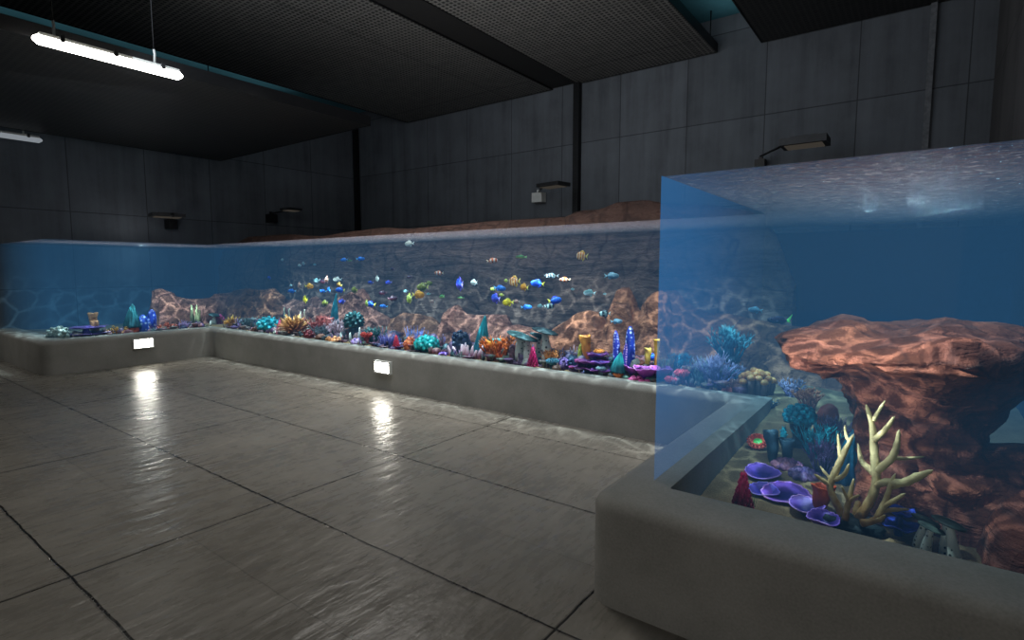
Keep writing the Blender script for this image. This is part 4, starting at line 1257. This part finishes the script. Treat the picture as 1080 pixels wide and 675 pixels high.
# ================================================================== fish
FT = {  # kind: height ratio, width ratio, body material, fin colour, tail colour
    'tang': (.52, .2, cmat((24, 70, 200), (60, 130, 240), 'back', .35), (30, 60, 190), (236, 220, 60)),
    'blue': (.42, .2, cmat((50, 110, 210), (40, 130, 230), 'back', .35), (50, 110, 220), (90, 170, 240)),
    'butterfly': (.78, .16, cmat((226, 130, 40), (240, 210, 170), 'stripes', .4, 4.0), (230, 160, 60), (240, 190, 90)),
    'clown': (.42, .24, cmat((226, 110, 60), (246, 220, 206), 'stripes', .4, 2.6), (220, 110, 60), (240, 180, 150)),
    'yellow': (.6, .16, cmat((214, 180, 20), (240, 210, 40), 'back', .4), (220, 190, 30), (236, 210, 60)),
    'orange': (.62, .18, cmat((214, 130, 30), (236, 160, 40), 'back', .4), (216, 140, 40), (236, 190, 70)),
    'olive': (.6, .16, cmat((90, 92, 24), (140, 136, 40), 'back', .4), (110, 110, 40), (180, 170, 70)),
    'wrasse': (.27, .18, cmat((190, 190, 110), (50, 120, 60), 'back', .4), (90, 140, 70), (120, 170, 90)),
    'grunt': (.42, .18, cmat((110, 150, 176), (150, 190, 206), 'back', .35), (110, 150, 170), (150, 186, 200)),
    'silver': (.5, .18, cmat((190, 210, 214), (120, 160, 160), 'back', .3), (150, 180, 180), (180, 206, 206)),
    'zebra': (.3, .18, cmat((20, 24, 30), (210, 226, 236), 'stripes', .4, 4.5), (120, 150, 160), (210, 226, 236)),
    'damsel': (.55, .2, cmat((40, 60, 70), (150, 180, 180), 'stripes', .4, 2.2), (60, 80, 90), (150, 170, 170)),
    'dark': (.52, .2, cmat((90, 30, 40), (60, 24, 50), 'back', .4), (70, 26, 40), (110, 60, 70)),
    'pale': (.55, .18, cmat((206, 206, 196), (226, 220, 206), 'back', .4), (200, 196, 190), (226, 224, 216)),
    'pink': (.5, .2, cmat((206, 140, 120), (226, 170, 150), 'back', .4), (206, 140, 120), (226, 180, 160)),
    'violet': (.5, .2, cmat((80, 60, 170), (60, 90, 220), 'back', .4), (90, 70, 190), (140, 120, 220)),
    'lime': (.5, .2, cmat((190, 200, 60), (214, 226, 120), 'back', .4), (190, 200, 70), (220, 230, 140)),
    'bluelime': (.3, .16, cmat((40, 60, 90), (60, 40, 70), 'back', .4), (60, 60, 90), (110, 220, 90)),
}
M_eye = mat_plain('fish_eye', (12, 12, 14), .2)
_proto = {}


def fish_meshes(kind):
    """meshes of one unit-long fish swimming along +x"""
    H, W, mb_, fc, tc = FT[kind]
    tmp = []
    b = MB(); rg = []
    for i in range(12):
        t = i / 11; x = .5 - t * .82
        hh = H / 2 * (math.sin(PI * min(1, t * .96 + .03)) ** .62) * (1 - .42 * t) * 1.12 + .012
        ww = W / 2 * (math.sin(PI * min(1, t * .93 + .05)) ** .7) * (1 - .3 * t) + .006
        rg.append([(x, ww * math.cos(2 * PI * j / 10), hh * math.sin(2 * PI * j / 10)) for j in range(10)])
    b.rings(rg)
    tmp.append(('body', b, mb_))
    tl = MB(); hw = max(.13, H * .36)
    cur = .18 if kind == 'bluelime' else 0
    tl.add([(-.28, .008, .03), (-.28, .008, -.03), (-.5, .004, -hw + cur * .2), (-.43, .004, 0), (-.52, .004, hw + cur),
            (-.28, -.008, .03), (-.28, -.008, -.03), (-.5, -.004, -hw + cur * .2), (-.43, -.004, 0), (-.52, -.004, hw + cur)],
           [(0, 1, 2, 3), (0, 3, 4), (5, 8, 7, 6), (5, 9, 8), (0, 4, 9, 5), (1, 6, 7, 2), (2, 7, 8, 3), (3, 8, 9, 4)])
    fm = cmat(fc, None, 'mottle', .45); tm = cmat(tc, None, 'mottle', .45)
    tmp.append(('tail_fin', tl, tm))

    def fin(pts, y=0.0, th=.006):
        n = len(pts); m = MB()
        m.add([(x, y + th, z) for x, z in pts] + [(x, y - th, z) for x, z in pts], [tuple(range(n)), tuple(range(2 * n - 1, n - 1, -1))] + [(i, n + i, n + (i + 1) % n, (i + 1) % n) for i in range(n)])
        return m
    tmp.append(('dorsal_fin', fin([(.22, H * .42), (.1, H * .62), (-.1, H * .58), (-.24, H * .3), (-.2, H * .16), (0, H * .36)]), fm))
    tmp.append(('anal_fin', fin([(.0, -H * .42), (-.1, -H * .6), (-.24, -H * .32), (-.2, -H * .16), (-.05, -H * .3)]), fm))
    for s in (1, -1):
        tmp.append(('pectoral_fin', fin([(.2, 0), (.06, .05 * H), (.04, -.2 * H)], s * (W / 2 + .012), .004), fm))
        tmp.append(('eye', MB().blob((.36, s * W * .3, H * .1), .028, 8, 6), M_eye))
    return tmp


def fish(kind, px, py, L, Y, heading, label, axis=1, pitch=0.0, name=None, group='fish shoal'):
    """heading: angle from screen-left, in radians"""
    q = at(px, py, axis, Y + .25)
    size = .93 * L * depth(q) / F / max(.35, abs(math.cos(heading)))
    a = YAW + PI - heading
    nm = name or {'tang': 'tang_fish', 'butterfly': 'butterflyfish', 'clown': 'clownfish', 'wrasse': 'wrasse', 'damsel': 'damselfish'}.get(kind, 'reef_fish')
    e = empty(nm, q, 0, label, 'fish', group)
    e.rotation_euler = (0, pitch, a)
    e.scale = (size, size, size)
    if kind not in _proto:
        _proto[kind] = [m.build(n, mt, e) for n, m, mt in fish_meshes(kind)]
    else:
        for o in _proto[kind]:
            c = o.copy(); COL.objects.link(c); c.parent = e
    return e


R_ = PI  # heading screen-right
FISH = [
    ('butterfly', 614, 270, 13, 5.9, .2, 'orange and white striped butterflyfish, highest fish right of centre'),
    ('clown', 519, 275, 13, 5.8, R_ + .2, 'orange clownfish with white bands high in mid tank'),
    ('wrasse', 550, 271, 13, 5.9, .1, 'green wrasse right of the high orange clownfish'),
    ('zebra', 582, 291, 17, 5.7, .0, 'slim black and white banded fish above the pale orange clownfish'),
    ('clown', 596, 295, 13, 5.6, .1, 'pale orange clownfish just right of the slim banded fish'),
    ('tang', 567, 299, 16, 5.6, .1, 'blue tang with yellow tail left of the slim banded fish'),
    ('butterfly', 543, 297, 13, 5.6, .5, 'orange butterflyfish leading the tight group in mid tank'),
    ('orange', 553, 303, 9, 5.8, .9, 'tawny orange fish seen nearly head-on right of the orange butterflyfish'),
    ('blue', 527, 304, 14, 5.6, R_ + .3, 'bright blue fish left of the orange butterflyfish'),
    ('lime', 534, 296, 5, 5.7, .8, 'small lime fish above the bright blue fish in mid tank'),
    ('lime', 520, 305, 6, 5.6, .6, 'small lime fish at the left flank of the bright blue fish'),
    ('violet', 523, 315, 10, 5.7, 1.0, 'violet fish beneath the bright blue fish in mid tank'),
    ('lime', 529, 311, 6, 5.5, .4, 'small lime fish beneath the bright blue fish in mid tank'),
    ('yellow', 536, 319, 13, 5.6, .3, 'yellow tang below the mid tank group'),
    ('pink', 545, 318, 7, 5.9, .4, 'small dull pink fish right of the yellow tang'),
    ('blue', 555, 324, 13, 5.6, R_, 'blue fish lower right of the yellow tang'),
    ('tang', 585, 317, 16, 5.6, R_ - .2, 'blue tang with yellow tail turned right, lowest of the right group'),
    ('damsel', 579, 323, 11, 5.6, R_ + .4, 'black and white damselfish under the right-turned blue tang'),
    ('silver', 570, 323, 7, 5.9, .6, 'small silver fish left of the black and white damselfish'),
    ('grunt', 645, 291, 17, 5.9, R_, 'grey-blue grunt fish upper right near the glass corner'),
    ('silver', 622, 309, 14, 6.0, .1, 'silver-green fish below and left of the grey-blue grunt'),
    ('silver', 604, 305, 4, 6.2, .5, 'tiny silver fish left of the silver-green fish'),
    ('silver', 638, 310, 4, 6.2, .5, 'tiny silver fish right of the silver-green fish'),
    ('damsel', 638, 331, 13, 5.6, .2, 'teal-grey damselfish against the smooth red rock mound'),
    ('grunt', 650, 339, 13, 5.65, R_ + .2, 'grey-blue fish in front of the twin-peaked rock'),
    ('tang', 687, 377, 15, 5.55, R_ + .1, 'blue tang with yellow tail low beside the tall yellow tube sponge'),
    ('pale', 432, 257, 11, 6.0, .2, 'pale butterflyfish close under the water surface, left of centre'),
    ('dark', 414, 284, 6, 6.2, .7, 'small dark red fish under the pale surface fish, on its left'),
    ('dark', 432, 292, 7, 6.2, .4, 'small dark brown fish right of and below the small dark red one'),
    ('clown', 463, 288, 11, 6.0, .1, 'brownish clownfish alone in open water left of mid tank'),
    ('violet', 485, 300, 10, 5.9, 1.15, 'blue-violet fish swimming towards the front, left of mid tank'),
    ('pale', 500, 298, 8, 6.0, .8, 'pale fish right of the blue-violet fish'),
    ('wrasse', 486, 314, 8, 6.0, .3, 'pale green wrasse below the blue-violet fish'),
    ('wrasse', 466, 313, 7, 6.0, 1.0, 'small pale green wrasse above the rock, left of the blue-violet fish'),
    ('olive', 446, 303, 14, 5.9, .3, 'olive butterflyfish above the orange fish, left of centre'),
    ('orange', 441, 311, 13, 5.7, R_ - .3, 'orange fish under the olive butterflyfish'),
    ('lime', 432, 315, 9, 5.6, 1.1, 'yellow-green fish at the left of the orange and olive pair'),
    ('olive', 452, 299, 9, 6.1, R_, 'dull olive fish right behind the olive butterflyfish'),
    ('silver', 428, 307, 6, 6.1, .4, 'small silver fish above the yellow-green fish'),
    ('silver', 452, 310, 5, 6.1, .4, 'small silver fish right of the orange fish, left of centre'),
    ('pink', 456, 318, 7, 6.2, .2, 'dull pink fish low over the dark rock mound'),
    ('dark', 404, 309, 10, 5.8, .2, 'dark red fish above the dark purple fish'),
    ('dark', 414, 315, 11, 5.7, R_, 'dark purple fish right of and below the dark red one'),
    ('violet', 410, 298, 8, 6.1, .3, 'dull violet fish above the dark red fish'),
    ('pale', 398, 294, 6, 5.9, 1.1, 'pale fish facing forward above the tip of the diagonal rock'),
    ('blue', 363, 274, 9, 6.0, .1, 'left one of the pair of blue fish high at the left'),
    ('wrasse', 369, 275, 6, 6.2, .4, 'tiny teal fish between the pair of high blue fish'),
    ('blue', 380, 273, 10, 6.0, R_, 'right one of the pair of blue fish high at the left'),
    ('pale', 298, 274, 5, 6.2, .6, 'tiny white fish alone at the upper left'),
    ('pale', 316, 280, 5, 6.2, .3, 'tiny white fish, left one of the close upper left pair'),
    ('pale', 320, 278, 5, 6.3, .9, 'tiny white fish, right one of the close upper left pair'),
    ('silver', 332, 279, 4, 6.3, .4, 'tiny silver speck of a fish right of the white pair'),
    ('violet', 284, 293, 6, 6.2, .6, 'small violet fish farthest left over the ridge'),
    ('blue', 308, 307, 10, 5.8, .2, 'blue fish over the shadowed ridge, leftmost of the blue ones'),
    ('silver', 307, 301, 4, 6.0, .4, 'tiny silver fish just above the leftmost blue fish'),
    ('pink', 316, 301, 8, 5.9, .9, 'pink-orange fish seen head-on right of the leftmost blue fish'),
    ('orange', 326, 302, 10, 5.8, R_, 'bright orange fish right of the pink-orange one'),
    ('yellow', 322, 316, 9, 5.7, .8, 'yellow fish low over the pink-grey ridge'),
    ('silver', 334, 296, 9, 5.9, .3, 'silvery fish left of the dark brown fish in the left group'),
    ('dark', 341, 297, 9, 5.8, .3, 'dark brown fish between silvery and peach fish'),
    ('pink', 345, 295, 8, 5.7, 1.0, 'peach fish right beside the dark brown fish'),
    ('pale', 356, 295, 10, 5.8, .1, 'white fish at the upper right of the left group'),
    ('orange', 358, 301, 8, 5.9, .7, 'golden fish right under the white fish of the left group'),
    ('blue', 341, 307, 9, 5.7, .3, 'pale blue fish under the dark brown fish'),
    ('blue', 347, 306, 7, 5.8, 1.1, 'slim light blue fish right of the pale blue fish'),
    ('tang', 359, 306, 11, 5.7, .2, 'sky blue tang with yellow tail under the golden fish'),
    ('olive', 374, 306, 9, 5.8, .8, 'olive yellow fish over the diagonal pink rock'),
    ('olive', 343, 320, 9, 5.7, .7, 'olive fish low in front of the pink-grey ridge'),
    ('tang', 391, 321, 12, 5.65, .2, 'blue tang in front of the pink rock right of the broccoli coral'),
    ('lime', 387, 320, 6, 5.6, 1.2, 'yellow fish seen head-on touching the blue tang by the broccoli coral'),
    ('blue', 405, 323, 9, 5.8, .2, 'deep blue fish right of the tang by the broccoli coral'),
    ('violet', 361, 318, 9, 5.7, .4, 'indigo fish in front of the diagonal pink rock'),
    ('violet', 391, 298, 7, 6.2, .2, 'dull purple fish above the diagonal rock, left of the pale forward-facing one'),
    ('grunt', 797, 327, 16, 5.9, .2, 'pale grey-blue fish seen through the right front glass'),
    ('bluelime', 822, 338, 26, 5.6, .15, 'dark slender fish with curved yellow-green tail left of the overhanging rock'),
]
for i, (k, px, py, L, Y, hd, lab) in enumerate(FISH):
    fish(k, px, py, L, Y, hd + RND.uniform(-.12, .12), lab, pitch=RND.uniform(-.12, .12))

# ================================================================== light


def area(loc, size, power, color, target=None, name='soft_light', spread=180):
    L = bpy.data.lights.new(name, 'AREA'); L.shape = 'RECTANGLE'; L.size, L.size_y = size; L.energy = power; L.color = color; L.spread = math.radians(spread)
    o = bpy.data.objects.new(name, L); COL.objects.link(o); o.location = loc
    d = (Vector(target) if target else Vector(loc) - Vector((0, 0, 1))) - Vector(loc)
    o.rotation_euler = d.to_track_quat('-Z', 'Y').to_euler()
    return o


def caustic_spot(loc, target, angle, power, color=(1, .97, .92), scale=15, blend=.9, name='added_caustic_spot', mn=.42, gain=4.6, lw=.09):
    L = bpy.data.lights.new(name, 'SPOT'); L.energy = power; L.color = color; L.spot_size = math.radians(angle); L.spot_blend = blend; L.shadow_soft_size = .02
    L.use_nodes = True
    nt = L.node_tree; nt.nodes.clear()
    out = nt.nodes.new('ShaderNodeOutputLight'); em = nt.nodes.new('ShaderNodeEmission'); nt.links.new(em.outputs[0], out.inputs[0])
    tc = nt.nodes.new('ShaderNodeTexCoord'); s = nt.nodes.new('ShaderNodeSeparateXYZ'); nt.links.new(tc.outputs['Normal'], s.inputs[0])

    def mth(op, a, b=None):
        x = nt.nodes.new('ShaderNodeMath'); x.operation = op
        for i, v in enumerate((a, b)):
            if v is None: continue
            if isinstance(v, (int, float)): x.inputs[i].default_value = v
            else: nt.links.new(v, x.inputs[i])
        return x.outputs[0]
    cv = nt.nodes.new('ShaderNodeCombineXYZ')
    nt.links.new(mth('DIVIDE', s.outputs['X'], s.outputs['Z']), cv.inputs[0]); nt.links.new(mth('DIVIDE', s.outputs['Y'], s.outputs['Z']), cv.inputs[1])
    nz = nt.nodes.new('ShaderNodeTexNoise'); nz.inputs['Scale'].default_value = scale * .6; nt.links.new(cv.outputs[0], nz.inputs['Vector'])
    sc_ = nt.nodes.new('ShaderNodeVectorMath'); sc_.operation = 'SCALE'; sc_.inputs['Scale'].default_value = 1.2 / scale; nt.links.new(nz.outputs['Color'], sc_.inputs[0])
    ad = nt.nodes.new('ShaderNodeVectorMath'); nt.links.new(cv.outputs[0], ad.inputs[0]); nt.links.new(sc_.outputs[0], ad.inputs[1])
    vo = nt.nodes.new('ShaderNodeTexVoronoi'); vo.feature = 'DISTANCE_TO_EDGE'; vo.inputs['Scale'].default_value = scale; nt.links.new(ad.outputs[0], vo.inputs['Vector'])
    mr = nt.nodes.new('ShaderNodeMapRange'); mr.interpolation_type = 'SMOOTHSTEP'
    nt.links.new(vo.outputs['Distance'], mr.inputs[0]); mr.inputs[1].default_value = 0; mr.inputs[2].default_value = lw; mr.inputs[3].default_value = gain; mr.inputs[4].default_value = mn
    nt.links.new(mr.outputs[0], em.inputs['Strength'])
    o = bpy.data.objects.new(name, L); COL.objects.link(o); o.location = loc
    o.rotation_euler = (Vector(target) - Vector(loc)).to_track_quat('-Z', 'Y').to_euler()
    return o


KP = 1.0
for k in range(6):  # unseen spots added inside the tank, their web pattern imitates caustics
    x = -1.95 - 1.7 * k
    caustic_spot((x, 5.34, 2.1), (x + .1, 5.95, .72), 104, 120 * KP, scale=5.5)
for y in (3.3, 4.7):
    caustic_spot((-11.42, y, 2.1), (-12.2, y + .1, .95), 100, 120 * KP, scale=5.5)
caustic_spot((-.6, 2.95, 2.1), (.02, 4.15, .88), 92, 125 * KP, scale=8, lw=.07)
caustic_spot((-.7, 2.9, 1.0), (.15, 4.2, .95), 80, 36 * KP, scale=9, lw=.07)
caustic_spot((-.85, 4.9, 2.1), (-.4, 5.6, .7), 84, 70 * KP, scale=5)
# unseen fill lights added to brighten room, walls and tank
area((-5.2, 4.4, 4.6), (4.5, 1.5), 85, (1, .96, .9), (-5.6, 3.7, 0), 'room_fill', 130)
area((-1.5, -4.5, 2.2), (4, 2.5), 30, (1, .97, .93), (-1.2, 2.4, .4), 'near_fill', 120)
area((-9.5, 3, 3.8), (2, 2), 4, (.82, .92, 1), (-14.3, 5, 3.6), 'left_wall_fill')
area((-6.2, 5.75, 4.3), (9.5, .4), 60, (1, .96, .92), (-6.2, 5.85, 0), 'tank_strip_fill', 60)  # unseen strip fills added above the tank, no fixtures there
area((-12.3, 4.4, 4.0), (.4, 3), 18, (1, .96, .92), (-12.3, 4.41, 0), 'tank_strip_fill', 60)
area((-.15, 4.9, 4.3), (.6, 3.2), 25, (1, .96, .92), (-.15, 4.91, 0), 'tank_strip_fill', 60)
area((-12.8, .2, 3.0), (1.5, .8), 10, (1, .97, .93), (-12.8, 2.5, .3), 'left_front_fill', 120)
for loc, pw in (((-.35, 5.6, 2.03), 1.2), ((.1, 6.2, 1.97), 1.6), ((-.05, 5.2, 2.05), 1.0), ((.25, 5.8, 2.0), 1.4), ((-13.6, 4.85, 2.03), 8.0)):  # unseen point lights added to make glints under the water surface
    L_ = bpy.data.lights.new('added_glint_light', 'POINT'); L_.energy = pw; L_.shadow_soft_size = .01
    o_ = bpy.data.objects.new('added_glint_light', L_); COL.objects.link(o_); o_.location = loc
area((-5, 3, 4.9), (6, 3), 135, (.8, .9, 1), (-5, 10, 3.3), 'wall_fill')
area((-5, 6.2, 3.2), (3, 2), 27, (1, .97, .93), (-5, 7.5, 6), 'ceiling_fill')
area((-12.9, 4, 6.0), (2, 9), 14, (.75, .95, 1), (-12.9, 4.01, 8), 'ceiling_void_fill')  # unseen uplights added to brighten the teal ceiling
area((-2.9, 9, 6.0), (.7, 3.5), 3, (.75, .95, 1), (-2.9, 9.01, 8), 'ceiling_void_fill')

wd = bpy.data.worlds.new('world'); SC.world = wd; wd.use_nodes = True
wd.node_tree.nodes['Background'].inputs[0].default_value = (.5, .56, .65, 1)
wd.node_tree.nodes['Background'].inputs[1].default_value = .04
